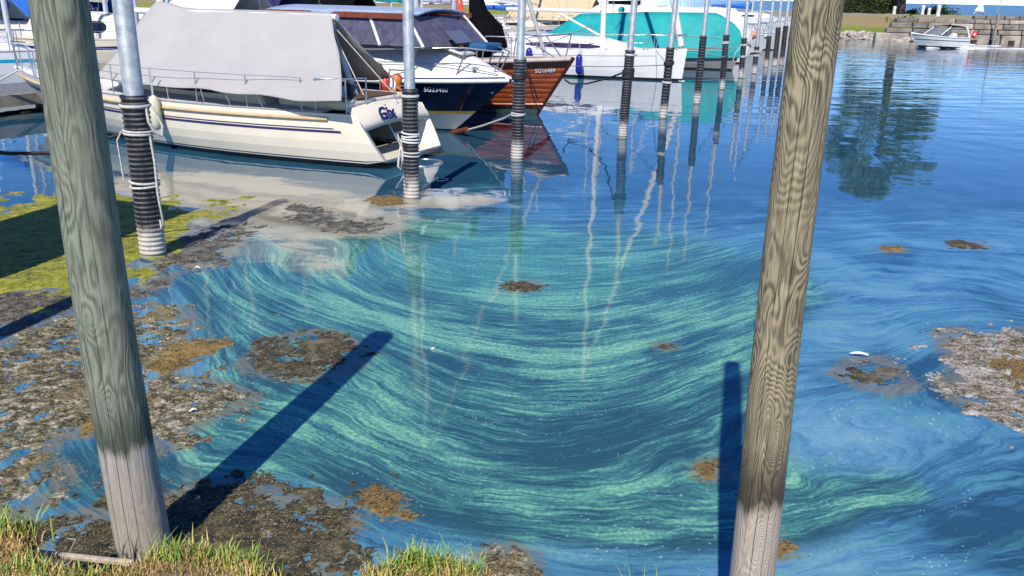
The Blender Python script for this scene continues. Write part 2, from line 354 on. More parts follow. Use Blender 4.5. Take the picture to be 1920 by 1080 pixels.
# ------------------------------------------------------------------ floating mats of weed
def mat_algae(name, cols, th=(.3, .45, .6, .75), s=9., blot=None):
    t = NT(name); P = t.pos()
    n = t.add(t.mul(t.noise(t.scale(P, (1, 1.5, 1)), s, 7, .72, .8), .62), t.mul(t.noise(P, s * 6, 4, .7), .38))
    n = t.math('MULTIPLY_ADD', t.math('SUBTRACT', n, .5), 2.1, .5)
    c = t.ramp(n, list(zip(th, cols)))
    big = t.noise(P, 2.1, 4, .6, .5)
    c = t.mix(t.mul(t.step(big, .53, .66), .55), c, blot or cols[-1]) 
    t.bsdf(c, .75, 0., t.bump(n, 1., .012)); return t.m
DK, BR, TAN, PALE, OCH, OLI, YG = (.012, .014, .014), (.070, .060, .032), (.22, .18, .11), (.46, .44, .39), (.26, .15, .035), (.10, .105, .03), (.36, .36, .025)
A_MIX = mat_algae('weed_mixed', [DK, (.075, .066, .03), (.24, .205, .11), (.49, .47, .39)], (.30, .43, .55, .70), 9., (.27, .19, .07)); A_BR = mat_algae('weed_brown', [DK, (.045, .040, .020), (.105, .088, .042), (.25, .21, .12)]); A_PALE = mat_algae('weed_pale', [DK, TAN, (.38, .35, .31), (.56, .53, .48)], s=7)
A_YG = mat_algae('weed_yellow_green', [(.06, .07, .010), (.19, .20, .016), (.31, .30, .022), (.40, .38, .05)], s=6); A_OCH = mat_algae('weed_ochre', [(.05, .04, .015), (.17, .11, .025), OCH, (.34, .23, .08)]); A_GREY = mat_algae('weed_grey', [DK, (.07, .065, .05), (.16, .145, .11), (.34, .33, .30)])
MATS_PX = [
 ('weed_mat', A_MIX, 'brown and whitish weed mat around the left wooden post', WEED_PX[0], .55, .03),
 ('weed_mat', A_OCH, 'small ochre weed patch beside the left wooden post', WEED_PX[1], 1.1, .03),
 ('weed_mat', A_GREY, 'grey brown weed strip below the yellow green mat', WEED_PX[2], .7, .02),
 ('weed_mat', A_YG, 'yellow green algae mat at the left edge', WEED_PX[3], 1.1, .02),
 ('weed_mat', A_GREY, 'grey debris raft right of the nearest corrugated pile', WEED_PX[4], .55, .02),
 ('weed_mat', A_BR, 'dark brown weed patch left of the leaning post shadow', WEED_PX[5], .46, .012),
 ('weed_mat', A_BR, 'brown weed mat at the foot of the left wooden post', WEED_PX[6], .75, .03),
 ('weed_mat', A_MIX, 'small brown weed clump at the bottom edge', WEED_PX[7], .8, .025),
 ('weed_mat', A_PALE, 'pale weed raft at the right edge', WEED_PX[8], .7, .025),
 ('weed_mat', A_OCH, 'ochre weed fringe at the right edge', WEED_PX[9], 1., .045),
 ('weed_mat', A_BR, 'thin brown weed patch beside the right wooden post', WEED_PX[10], .35, .010),
 ('weed_mat', A_BR, 'small brown tuft in the middle of the swirl', WEED_PX[11], .9, .02),
 ('weed_mat', A_OCH, 'olive froth clump near the bottom edge', WEED_PX[12], 1.0, .02),
 ('weed_mat', A_OCH, 'ochre weed tuft beside the upright post shadow', WEED_PX[13], 1., .02),
 ('weed_mat', A_OCH, 'ochre weed tuft right of the right post foot', WEED_PX[14], 1., .02),
 ('weed_mat', A_GREY, 'brown weed debris on the pale scummy film by the cream hull', WEED_PX[15], .4, .012),
 ('weed_mat', A_OCH, 'tan weed tuft left of the second corrugated pile', WEED_PX[16], .9, .015),
 ('weed_mat', A_BR, 'dark weed streak on the blue water far right', WEED_PX[17], .8, .014),
 ('weed_mat', A_OCH, 'small weed tuft above the dark streak', WEED_PX[18], .8, .012),
 ('weed_mat', A_BR, 'reddish brown weed fleck below the mast reflection', WEED_PX[19], .9, .012),
 ('weed_mat', A_OCH, 'yellow green weed patch on the left mat', WEED_PX[20], 1., .05)]
strand_pts = []
for nm, mt, lab, pl, cov, hh in MATS_PX:
    W = np.array([at(*p)[:2] for p in pl]); lo = W.min(0) - .15; hi = W.max(0) + .15
    cy = W[:, 1].mean(); st = np.clip(cy * .0036, .010, .05); st = max(st, math.sqrt((hi - lo).prod() / 60000))
    gx = np.arange(lo[0], hi[0], st); gy = np.arange(lo[1], hi[1], st); GX, GY = np.meshgrid(gx, gy)
    sdv = sdist(GX, GY, W); k = 1. / np.clip(cy * .03, .1, .6); seed = random.random() * 50
    n = fbm(GX * k * 1.3 + seed, GY * k * 1.3, 6); n2 = fbm(GX * k * 6 + seed, GY * k * 6, 4, 1)
    wd = min(.16, math.sqrt((hi - lo).prod()) * .12)
    small = min(1., math.sqrt((hi - lo).prod()) / 1.2); f_ = np.clip(sdv / wd, -1.5, 1.6) * .5 + (n - .5) * 3.2 * small + (n2 - .5) * 1.2 - (.35 * (1 - small)) + (cov - .75) * 1.4
    Z = hh * np.tanh(f_ * .8) * .8 + .012 * (n2 - .4) * (f_ > 0)
    Z = np.where(f_ > 0, np.maximum(Z, .002), -.004)
    keep = (f_ > -.08); ii = np.arange(GX.size).reshape(GX.shape)
    q = np.stack([ii[:-1, :-1], ii[:-1, 1:], ii[1:, 1:], ii[1:, :-1]], -1).reshape(-1, 4); q = q[keep.ravel()[q].any(1)]
    us, inv = np.unique(q, return_inverse=True)
    VV = np.stack([GX.ravel(), GY.ravel(), Z.ravel()], -1)[us]
    o = np_mesh(nm, VV, inv.reshape(-1, 4), mt); tag(o, lab, 'algae', kind='stuff')
    g = np.where((f_ > .15).ravel())[0]
    if len(g):
        pick = RNG.choice(g, min(len(g), int(6500 * min(1, (hi - lo).prod() / 2.5)) + 60)); strand_pts.append((np.stack([GX.ravel()[pick], GY.ravel()[pick], Z.ravel()[pick]], -1), nm, mt is A_YG, cy))
# loose strands and bits of dead leaf lying on the mats
VV = []; FF = []; cv_ = []
for Pn, _, yg, cy in strand_pts:
    for p in Pn:
        if yg and random.random() < .7: continue
        a = random.gauss(0, .7) + (math.pi if random.random() < .5 else 0); l = random.uniform(.006, .026) * (.7 + cy * .06); wd = l * random.uniform(.06, .22); dz = random.uniform(-.2, .35) * l
        dx, dy = math.cos(a) * l, math.sin(a) * l; nx, ny = -math.sin(a) * wd, math.cos(a) * wd; b = len(VV); z = p[2] + .004
        bx, by = random.gauss(0, .25) * l, random.gauss(0, .25) * l
        VV += [(p[0] - nx, p[1] - ny, z), (p[0] + nx, p[1] + ny, z), (p[0] + dx / 2 + bx + nx, p[1] + dy / 2 + by + ny, z + dz), (p[0] + dx / 2 + bx - nx, p[1] + dy / 2 + by - ny, z + dz), (p[0] + dx + bx, p[1] + dy + by, z + .003)]
        FF += [(b, b + 1, b + 2, b + 3), (b + 3, b + 2, b + 4, b + 4)]; cv_ += [random.random()] * 5
t = NT('weed_strands'); a = t.attr('tone')
t.bsdf(t.ramp(a, [(0., (.02, .02, .012)), (.35, (.09, .07, .035)), (.6, (.22, .17, .09)), (.8, (.16, .13, .03)), (1., (.36, .33, .25))]), .7)
me = bpy.data.meshes.new('weed_strands'); me.from_pydata(VV, [], [f if f[2] != f[3] else f[:3] for f in FF]); me.materials.append(t.m)
q = me.attributes.new('tone', 'FLOAT', 'POINT'); q.data.foreach_set('value', np.array(cv_, np.float32))
o = bpy.data.objects.new('weed_strands', me); sc.collection.objects.link(o); tag(o, 'loose weed strands and leaf bits lying on the mats', 'algae', kind='stuff')
# ------------------------------------------------------------------ wooden posts
def wood_mat(name, c_lo, c_hi, c_dark, foot, zfoot, rings, amp, knots=()):
    t = NT(name); o = t.obj(); x, y, z = t.sep(o)
    base = t.noise(t.comb(t.mul(x, 5.5), t.mul(y, 5.5), t.mul(z, 1.1)), 1., 2.5, .45, .35)
    for kx, ky, kz, kr in knots:
        dv = t.n('ShaderNodeVectorMath', operation='DISTANCE'); t.set(dv.inputs[0], t.scale(o, (1, 1, .6))); dv.inputs[1].default_value = (kx, ky, kz * .6)
        base = t.add(base, t.mul(t.math('EXPONENT', t.mul(t.math('POWER', t.math('DIVIDE', dv.outputs['Value'], kr), 2.), -1.)), .16))
    cont = t.math('SINE', t.add(t.mul(base, rings), t.mul(t.noise(o, 40., 2), 1.2)))
    fine = t.noise(t.comb(t.mul(x, 110.), t.mul(y, 110.), t.mul(z, 6.)), 1., 5, .7)
    patch = t.noise(o, 2.3, 4, .6)
    v = t.add(t.add(t.mul(t.mul(cont, amp), t.math('MULTIPLY_ADD', t.step(t.noise(o, 3.1, 3, .6), .38, .62), .9, .25)), t.mul(fine, .75)), t.mul(patch, .25))
    c = t.mix(t.step(v, .28, .72), c_lo, c_hi)
    c = t.mix(t.mul(t.step(t.noise(t.scale(o, (1, 1, .4)), 5., 4, .6), .55, .7), .35), c, c_dark)
    # long drying checks
    ang = t.math('ARCTAN2', y, x); cr = None
    for a0, wd, sd_ in ((-2.05, .020, 1.), (-1.55, .015, 2.), (-1.15, .012, 3.), (-2.45, .012, 4.)):
        q = t.math('ABSOLUTE', t.math('SUBTRACT', t.add(ang, t.mul(t.noise(t.comb(sd_ * 9., 3., t.mul(z, 1.6)), 1., 3, .6), .16)), a0 + .08))
        on = t.step(t.noise(t.comb(sd_ * 3., sd_, t.mul(z, 1.1)), 1., 2), .42, .5)
        q = t.mul(t.step(q, wd, wd * .35), on); cr = q if cr is None else t.math('MAXIMUM', cr, q)
    zz = t.add(z, t.mul(t.math('SUBTRACT', t.noise(t.scale(o, (2.2, 2.2, .5)), 4., 5, .65), .5), .35))
    f1 = t.step(zz, zfoot + .05, zfoot - .04)
    wet = t.mul(t.step(zz, zfoot + .30, zfoot + .06), t.math('SUBTRACT', 1., f1))
    c = t.mix(t.mul(wet, .85), c, c_dark)
    ft = t.mix(t.step(v, .15, .7), tuple(q * .6 for q in foot), foot)
    ft = t.mix(t.mul(t.step(patch, .5, .68), .4), ft, tuple(q * .42 for q in foot))
    c = t.mix(f1, c, ft)
    c = t.mix(t.mul(cr, .85), c, (.018, .015, .012))
    hgt = t.add(t.add(t.mul(cont, .12), t.mul(fine, .5)), t.mul(cr, -1.2))
    t.bsdf(c, .8, 0., t.bump(hgt, .8, .006)); return t.m
W_L = wood_mat('wood_green_grey', (.095, .106, .080), (.255, .270, .205), (.045, .06, .042), (.44, .40, .34), .66, 120., .13, [(-.16, -.09, 2.55, .05), (-.07, -.12, 1.95, .07), (-.02, -.13, 1.38, .05), (.0, -.12, .95, .04)])
W_R = wood_mat('wood_ringed', (.080, .070, .044), (.37, .315, .20), (.034, .030, .022), (.50, .43, .355), 1.0, 290., .12, [(.0, -.08, 2.75, .05), (.10, -.07, 2.3, .06), (.06, -.08, 2.02, .05), (.03, -.08, 1.62, .06), (.0, -.085, 1.3, .045), (.0, -.085, .85, .04)])
def post(label, bpx, tpx, r0, r1, zt, mt, cap=True):
    b = at(*bpx) if len(bpx) == 2 else np.array(bpx); tp = ray(tpx[0], tpx[1], b[1]) if tpx else np.array([b[0], b[1], 3.]); lean = (tp[0] - b[0]) / tp[2]
    rings = []; n = 40; nz = 46; ph = random.random() * 9
    for i in range(nz):
        z = -.9 + (zt + .9) * i / (nz - 1); rr = r0 + (r1 - r0) * max(z, 0) / 3.
        rings.append([((rr * (1 + .035 * math.sin(a * 2 + ph + z * .5) + .02 * math.sin(a * 3 + z * 1.3 + ph))) * math.cos(a) + lean * z + .008 * math.sin(z * 2 + ph), (rr * (1 + .03 * math.sin(a * 2 + ph + z * .4))) * math.sin(a), z) for a in [2 * math.pi * j / n for j in range(n)]])
    mb = MB(); mb.grid(rings, closed=True); top = rings[-1]
    inner = [(x * .86 + lean * zt * .14, y * .86, z + .02) for x, y, z in top]; mb.grid([top, inner], closed=True); mb.add(inner, [tuple(range(n))])
    o = mb.build('wooden_post', mt); o.location = (float(b[0]), float(b[1]), 0.)
    return tag(o, label, 'post', 'wooden posts along the bank')
pl_ = post('thick grey green wooden post at the left with pale foot', (270, 1040), (106, 0), .132, .115, 3.3, W_L)
pr_ = post('thinner wooden post at the right with ringed brown grain', (1377, 1317), (1536, 0), .088, .071, 3.78, W_R)
b3 = at(270, 1040) + (at(270, 1040) - at(1377, 1317)); po = post('wooden post outside the left edge casting a thin diagonal shadow', (float(b3[0]) - .05, float(b3[1]) + .15, 0.), None, .12, .11, 3.1, W_L)
b4 = Vector((-6.2, 7.1, 0))     # unseen stand-in hut on piles outside the left edge: added for its shadow
caster = thing('shadow_caster', 'unseen added timber hut outside the left edge whose shadow darkens the yellow green algae', 'caster', b4, R_(-14.5))
WD = paint('caster_board', (.16, .11, .07), .7, bump=.3)
MB().box((0, 0, 2.0), (1.66, 1.4, 3.0)).build('wall', WD, caster)
MB().add([(-.95, -.85, 3.5), (.95, -.85, 3.5), (.95, .85, 3.5), (-.95, .85, 3.5), (-.95, 0, 4.1), (.95, 0, 4.1)], [(0, 1, 5, 4), (2, 3, 4, 5), (0, 4, 3), (1, 2, 5), (0, 3, 2, 1)]).build('roof', paint('caster_roof', (.12, .06, .05), .7), caster)
MB().box((0, -.73, 1.5), (.8, .05, 1.9)).build('door', paint('caster_door', (.2, .14, .09), .6), caster)
for sx in (-.7, .7):
    for sy in (-.6, .6): MB().tube([(sx, sy, -.6), (sx, sy, .52)], .09).build('pile', WD, caster)
# ------------------------------------------------------------------ galvanised piles with ribbed black sleeves
GALV = NT('galvanised'); o_ = GALV.obj(); o_ = GALV.pos(); n_ = GALV.noise(o_, 9., 5, .65, .6); n2_ = GALV.noise(GALV.scale(o_, (1, 1, .15)), 30., 3)
GALV.bsdf(GALV.mix(GALV.step(GALV.add(GALV.mul(n_, .7), GALV.mul(n2_, .3)), .35, .65), (.22, .26, .30), (.37, .42, .46)), .55, .15); GALV = GALV.m
t = NT('ribbed_sleeve'); o_ = t.obj(); x, y, z = t.sep(o_); ps_ = t.pos(); na = t.noise(t.scale(ps_, (3, 3, 7)), 3., 5, .7); nb = t.noise(t.scale(ps_, (1, 1, .3)), 9., 4, .7)
rad = t.math('SQRT', t.add(t.mul(x, x), t.mul(y, y))); ridge = t.step(t.math('DIVIDE', rad, t.attr('rad')), .93, .985)
c = t.mix(t.mul(ridge, t.step(nb, .25, .7)), (.012, .012, .016), (.17, .16, .175))  # ribs coloured lighter where they catch light, grooves darker
lime = t.step(t.add(z, t.mul(t.math('SUBTRACT', na, .5), .22)), .42, .20)
c = t.mix(t.mul(lime, t.step(nb, .2, .5)), c, (.56, .51, .46)); alg = t.step(z, .07, .02); c = t.mix(t.mul(alg, .6), c, (.13, .14, .05))
t.bsdf(c, .48); SLV = t.m
ROPE_W = paint('rope_white', (.62, .60, .57), .8, var=.25, scale=40, bump=.5, bscale=120)
ROPE_K = paint('rope_black', (.02, .02, .022), .7, var=.3, scale=40)
TAPE = paint('tape_white', (.66, .65, .64), .6, dirt=.4)
def ring_pts(c, r, z, n=14, tilt=0, turns=1, dz=0, a0=0):
    return [(c[0] + r * math.cos(a0 + 2 * math.pi * i / n), c[1] + r * math.sin(a0 + 2 * math.pi * i / n), z + tilt * math.cos(2 * math.pi * i / n) + dz * i / n) for i in range(n * turns + 1)]
PILES = []
def pile(label, bpx, ytop, rs, rp, bands=(), ropes=(), H=3.15, tp=None):
    b = at(*bpx); zt = zat(b, ytop); near = b[1] < 20
    lean = (0, 0)
    th = thing('mooring_pile', label, 'pile', (float(b[0]), float(b[1]), 0), 0, 'galvanised mooring piles in a row')
    if tp is not None:
        q = ray(tp, 0, b[1]); th.rotation_euler = (0, math.atan2(q[0] - b[0], q[2]), 0)
    n = 24 if near else 12; k = int((zt + .25) / (.052 if near else .075)); prof = []
    for i in range(k):
        z0 = -.25 + (zt + .25) * i / k; d = (zt + .25) / k
        prof += [(rs * .91, z0), (rs * .91, z0 + d * .42), (rs * .985, z0 + d * .55), (rs, z0 + d * .72), (rs * .985, z0 + d * .9)]
    prof += [(rs, zt)]
    sl_ = MB().lathe(prof, n, smooth=False, cap=False).build('sleeve', SLV, th); ra = sl_.data.attributes.new('rad', 'FLOAT', 'POINT'); ra.data.foreach_set('value', np.full(len(sl_.data.vertices), rs, np.float32))
    MB().lathe([(rs, zt), (rs * .97, zt + .012), (rp, zt + .014)], n, cap=False).build('sleeve_rim', SLV, th)
    MB().lathe([(rp, -.5), (rp, H), (rp * .6, H + .02)], 18).build('pipe', GALV, th)
    for y0, y1 in bands:
        za, zb = zat(b, y1), zat(b, y0); kk = max(2, int((zb - za) / .035)); mb = MB()
        for j in range(kk):
            zc = za + (zb - za) * (j + .5) / kk; mb.tube(ring_pts((0, 0), rs * 1.03, zc, 16, random.uniform(-.012, .012)), .014 if near else .02, 6, cap=False)
        mb.build('rope_band', TAPE if kk > 3 else ROPE_W, th)
    for y0, m_ in ropes:
        zc = zat(b, y0); mb = MB()
        for j in range(3): mb.tube(ring_pts((0, 0), rs * 1.06, zc + .028 * j, 14, .02), .02, 6, cap=False)
        mb.build('rope_band', m_, th)
    PILES.append((b, zt, rs, th)); return th
pile('nearest ribbed black pile standing beside the left wooden post', (288, 478), 180, .142, .098, [(242, 252), (336, 352), (196, 199)], H=2.95, tp=229)
pile('ribbed pile with white rope lashings in front of the cream stern', (772, 374), 168, .117, .076, [(247, 268), (282, 294), (178, 181)], tp=765)
pile('ribbed pile in front of the varnished wooden bow', (969, 300), 113, .115, .070, [(211, 217)], [(146, ROPE_K)], tp=979)
pile('ribbed pile with black rope before the white hull', (1167, 258), 95, .105, .068, [(101, 104)], [(136, ROPE_K), (145, ROPE_K)], tp=1190)
pile('ribbed pile at the bow of the white sailing boat', (1243, 222), 90, .105, .066, [(153, 156)], [(121, ROPE_K)], tp=1267)
pile('first ribbed pile before the teal covered boat', (1306, 195), 68, .105, .064, tp=1326)
pile('second ribbed pile before the teal covered boat', (1353, 168), 66, .105, .064, [(78, 82)], tp=1368)
pile('ribbed pile at the right end of the teal cover', (1389, 146), 72, .11, .064, [(83, 86), (104, 108)], tp=1402)
pile('thin pile just right of the teal cover end', (1414, 138), 88, .11, .07, [(95, 98), (102, 106)], tp=1428)
pile('distant pile with dark sleeve, third from the right post', (1436, 126), 68, .11, .07, tp=1450)
pile('distant pile with dark sleeve, second from the right post', (1452, 124), 52, .12, .07, tp=1465)
pile('distant pile with dark sleeve, closest to the right post', (1465, 122), 49, .12, .07, tp=1479)
# ------------------------------------------------------------------ grassy bank in front
ZB = .62
edge_px = [(-500, 965), (-150, 975), (0, 985), (32, 996), (48, 1040), (72, 1062), (150, 1070), (235, 1070), (300, 1040), (340, 1020), (400, 1028), (465, 1042), (478, 1110), (600, 1150), (690, 1115), (715, 1062), (780, 1040), (850, 1050), (900, 1078), (930, 1135), (1100, 1165), (1180, 1170), (1500, 1190), (2300, 1230)]
ep = [at(x, y, ZB)[:2] for x, y in edge_px]; ed = []
for (a0, b0) in zip(ep[:-1], ep[1:]):
    k = max(2, int(np.linalg.norm(b0 - a0) / .05))
    for i in range(k): ed.append(a0 + (b0 - a0) * i / k + RNG.normal(0, .008, 2))
EARTH = NT('bank_earth'); P_ = EARTH.pos(); n_ = EARTH.noise(P_, 14., 6, .7)
EARTH.bsdf(EARTH.ramp(n_, [(.3, (.07, .05, .026)), (.5, (.26, .19, .085)), (.7, (.46, .34, .16))]), .9, 0., EARTH.bump(n_, 1., .03)); EARTH = EARTH.m
mb = MB(); rows = []
for p in ed:
    back = (float(p[0]) * 1.0, -8.)
    q = lambda s, z: (float(p[0]), float(p[1]) - s, z)
    rows.append([q(-.03 + .05 * random.random(), -.2), q(-.02 + .05 * random.random(), .2), q(.0, ZB - .16), q(.02, ZB - .05), q(.07, ZB - .01), q(.3, ZB), q(1., ZB + .05), (back[0], -8., ZB + .3)])
mb.grid(rows); bank = mb.build('bank', EARTH); tag(bank, 'grassy earth bank along the bottom edge', 'ground', kind='structure')
# grass blades
t = NT('bank_grass'); a = t.attr('tone')
t.bsdf(t.ramp(a, [(0., (.40, .26, .10)), (.4, (.60, .44, .17)), (.55, (.42, .42, .08)), (.75, (.24, .36, .05)), (1., (.14, .30, .04))]), .6, Subsurface_Weight=0.); GRS = t.m
VV = []; FF = []; tn = []
edn = np.array(ed)
def blade(x, y, z, h, tone, lean=None):
    a = random.uniform(0, 6.28) if lean is None else lean + random.gauss(0, .5); w_ = random.uniform(.0018, .0042); l = h * random.uniform(.15, .75); b = len(VV)
    ox, oy = math.cos(a + 1.57) * w_, math.sin(a + 1.57) * w_
    for s, k in ((0, 1), (.55, .8)):
        cx, cy, cz = x + math.cos(a) * l * s * s, y + math.sin(a) * l * s * s, z + h * s; VV.extend([(cx - ox * k, cy - oy * k, cz), (cx + ox * k, cy + oy * k, cz)]); tn.extend([tone] * 2)
    VV.append((x + math.cos(a) * l, y + math.sin(a) * l, z + h * random.uniform(.8, 1))); tn.append(tone)
    FF.extend([(b, b + 1, b + 3, b + 2), (b + 2, b + 3, b + 4)])
vis = [p for p in ed if -60 < pxy((p[0], p[1], ZB))[0] < 1000 and pxy((p[0], p[1], ZB))[1] < 1160]
for i in range(36000):
    p = random.choice(vis); s = abs(random.gauss(0, .30)) - .03; x, y = p[0] + random.gauss(0, .04), p[1] - s
    g = float(fbm(np.array([x * 3.5]), np.array([y * 3.5]), 3)[0]); edge_ = max(0, 1 - s / .12)
    tone = random.gauss(.22 + (g - .5) * 1.1 + .2 * edge_, .15); z = ZB - .03 if s > 0 else ZB - .1
    blade(x, y, z, random.uniform(.015, .045) + max(0, random.gauss(.005, .03)) * edge_, min(1, max(0, tone)))
for cx, cy, n_, hh in ((20, 985, 110, .13), (335, 1030, 100, .12), (400, 1030, 60, .10), (455, 1042, 50, .09), (780, 1042, 150, .10), (805, 1042, 50, .12), (860, 1056, 120, .10), (740, 1062, 70, .1), (60, 1062, 60, .1), (180, 1072, 90, .09)):
    q = at(cx, cy, ZB)
    for i in range(n_): blade(q[0] + random.gauss(0, .07), q[1] - abs(random.gauss(0, .05)), ZB - .03, random.uniform(.5, 1.15) * hh, min(1, max(0, random.gauss(.75, .18))))
q = at(1205, 1130, .3)
for i in range(12): blade(q[0] + random.gauss(0, .04), q[1] + random.gauss(0, .03), .3, random.uniform(.08, .2), random.uniform(.6, 1.), 2.2)
me = bpy.data.meshes.new('grass'); me.from_pydata(VV, [], FF); me.materials.append(GRS)
q = me.attributes.new('tone', 'FLOAT', 'POINT'); q.data.foreach_set('value', np.array(tn, np.float32))
o = bpy.data.objects.new('grass', me); sc.collection.objects.link(o); tag(o, 'dry and green grass growing on the bank edge', 'grass', kind='stuff')
# timber stub and rail in the notch beside the left post
TIM = paint('timber_pale', (.50, .42, .34), .75, var=.3, scale=14, bump=.4, bscale=30)
TIMD = paint('timber_dark', (.055, .045, .04), .8, var=.3, scale=14, bump=.4, bscale=30)
a, b = at(62, 1036, .45), at(250, 1056, .45); d = b - a
MBx = MB().box(tuple((a + b) / 2), (float(np.linalg.norm(d)), .024, .024), math.atan2(d[1], d[0])); o = MBx.build('timber_rail', TIM, bevel=.006); tag(o, 'pale timber rail running from the bank notch to the left post', 'timber')
q = at(50, 1032, .42); o = MB().box((float(q[0]), float(q[1]), .38), (.09, .05, .36), .35).build('timber_stake', TIMD, bevel=.008); tag(o, 'dark timber stake in the grass beside the pale rail', 'timber')
mb = MB(); q = at(85, 1005, .5); mb.tube([tuple(q), tuple(q + np.array([.12, .02, -.03])), tuple(q + np.array([.10, -.07, -.10]))], .0035, 6); o = mb.build('bent_wire', paint('wire_pale', (.38, .38, .30), .6)); tag(o, 'bent pale wire sticking up beside the dark stake', 'wire')
# ------------------------------------------------------------------ far shore on the right
def leafy(name, centre_fn, n, size, mat_, parent=None):
    c = np.array([centre_fn() for _ in range(n)]); s = RNG.uniform(.6, 1.3, n) * size; nr = RNG.normal(size=(n, 3)); nr /= np.linalg.norm(nr, axis=1)[:, None]
    t1 = np.cross(nr, RNG.normal(size=(n, 3))); t1 /= np.linalg.norm(t1, axis=1)[:, None]; t2 = np.cross(nr, t1)
    V = np.stack([c + t1 * s[:, None], c + t2 * s[:, None] * .5, c - t1 * s[:, None], c - t2 * s[:, None] * .5], 1).reshape(-1, 3)
    o = np_mesh(name, V, np.arange(n * 4).reshape(-1, 4), mat_, dict(tone=np.repeat(RNG.random(n), 4)), smooth=False)
    if parent is not None: o.parent = parent
    return o
def leafmat(name, a, b):
    t = NT(name); k = t.bsdf(t.mix(t.attr('tone'), a, b), .55); tr = t.n('ShaderNodeBsdfTranslucent'); t.set(tr.inputs[0], t.mix(t.attr('tone'), a, b)); mx = t.n('ShaderNodeMixShader'); mx.inputs[0].default_value = .3
    t.t.links.new(k.outputs[0], mx.inputs[1]); t.t.links.new(tr.outputs[0], mx.inputs[2]); t.t.links.new(mx.outputs[0], t.out.inputs[0]); return t.m
LF_D = leafmat('leaves_dark', (.018, .035, .008), (.06, .10, .02)); LF_M = leafmat('leaves_mid', (.065, .13, .012), (.20, .28, .035)); LF_G = leafmat('leaves_bright', (.07, .14, .012), (.20, .28, .03))
BARK = paint('bark', (.06, .045, .035), .9, var=.4, scale=4, bump=.6, bscale=14)
s0 = np.array([at(x, y)[:2] for x, y in ((1470, 66), (1580, 72.5), (1640, 75), (1700, 78.5), (1735, 81))])
# land: a low bank with dry grass above green verge
gx = np.linspace(14, 150, 150); gy = np.linspace(-1, 48, 60)
shore = np.interp(gx, [14, 26.5, 29.2, 33, 60, 150], [76, 70.2, 67.4, 66.6, 64.5, 58])
GX, GY = np.meshgrid(gx, gy); SH = np.interp(GX, gx, shore); WY = SH + GY
wall_k = sstep(30.5, 33.5, GX)
Zs = np.interp(GY, [-1, 0, 1.2, 5.5, 11, 34, 42, 48], [-.6, .05, .45, 1.15, 1.62, 1.6, 1.0, -.8]); Zw = np.interp(GY, [-1, 0.5, 1.2, 5.5, 11, 34, 42, 48], [-.8, -.6, 1.5, 1.75, 1.75, 1.6, 1.0, -.8])
Z = Zs * (1 - wall_k) + Zw * wall_k + (fbm(GX * .8, WY * .8, 4) - .5) * .25 * (GY > .5)
ii = np.arange(GX.size).reshape(GX.shape); q = np.stack([ii[:-1, :-1], ii[:-1, 1:], ii[1:, 1:], ii[1:, :-1]], -1).reshape(-1, 4)
t = NT('shore_ground'); P = t.pos(); x, y, z = t.sep(P); n = t.noise(t.scale(P, (.5, 1.5, 1)), .9, 6, .7); n2 = t.noise(P, 6., 4, .7)
zz = t.add(z, t.mul(t.math('SUBTRACT', n, .5), .9))
c = t.mix(t.step(zz, .75, 1.05), t.mix(n2, (.10, .16, .012), (.26, .30, .03)), t.mix(n2, (.20, .16, .05), (.42, .30, .16)))
c = t.mix(t.step(z, .42, .2), c, (.33, .29, .23)); c = t.mix(t.step(zz, 1.5, 1.75), c, (.30, .28, .16))
t.bsdf(c, .9, 0., t.bump(n2, 1., .1)); land = np_mesh('land', np.stack([GX.ravel(), WY.ravel(), Z.ravel()], -1), q, t.m); tag(land, 'far grassy shore with dry top and green verge', 'land', kind='structure')
# rocks along the water line
STN = paint('rock_pale', (.46, .41, .35), .85, var=.35, scale=1.3, bump=.6, bscale=5)
rock_me = []
for k in range(4):
    import bmesh
    bm = bmesh.new(); bmesh.ops.create_icosphere(bm, subdivisions=2, radius=1)
    for v in bm.verts:
        f_ = 1 + .35 * (random.random() - .5); v.co = Vector((round(v.co.x * 2.2) / 2.2 * .5 + v.co.x * .5, v.co.y, v.co.z)) * f_
    me = bpy.data.meshes.new('rock'); bm.to_mesh(me); bm.free(); me.materials.append(STN); rock_me.append(me)
for i in range(95):
    x = random.uniform(24.5, 32.5); y = np.interp(x, gx, shore) + random.uniform(-.25, .75); o = bpy.data.objects.new('rock', rock_me[i % 4]); sc.collection.objects.link(o); o.parent = land
    s = random.uniform(.13, .33); o.location = (x, y, random.uniform(.0, .2) + (y - np.interp(x, gx, shore)) * .3); o.scale = (s * 1.3, s, s * .75); o.rotation_euler = (random.random() * .6, random.random() * .6, random.random() * 6)
# stone breakwater
wall = thing('stone_wall', 'weathered stone block breakwater wall at the far right', 'wall', (30.6, 66.9, 0), math.atan2(-4.6 / 36, 1))
SB = [paint('stone_block_%s' % k, c, .85, var=.45, scale=1.1, bump=.8, bscale=5, dirt=.6) for k, c in (('grey', (.27, .24, .20)), ('warm', (.36, .29, .235)), ('pale', (.42, .36, .30)), ('dark', (.20, .185, .165)))]
zc = -.35
for row, hgt in enumerate((.95, .36, .42, .34)):
    x = -2.2 + row * .35 if row else -.8
    if row == 0: x = -2.6
    while x < 34:
        w_ = random.uniform(1.2, 2.6) if row < 2 else random.uniform(.8, 1.8); d = random.uniform(-.05, .05)
        MB().box((x + w_ / 2, .35 + .10 * row + d, zc + hgt / 2), (w_ - .05, .8, hgt - .045), random.uniform(-.02, .02), tap=random.uniform(.96, .99)).build('stone_block', SB[2] if row == 0 and random.random() < .6 else random.choice(SB), wall, bevel=.05); x += w_
    zc += hgt
x = 4.6
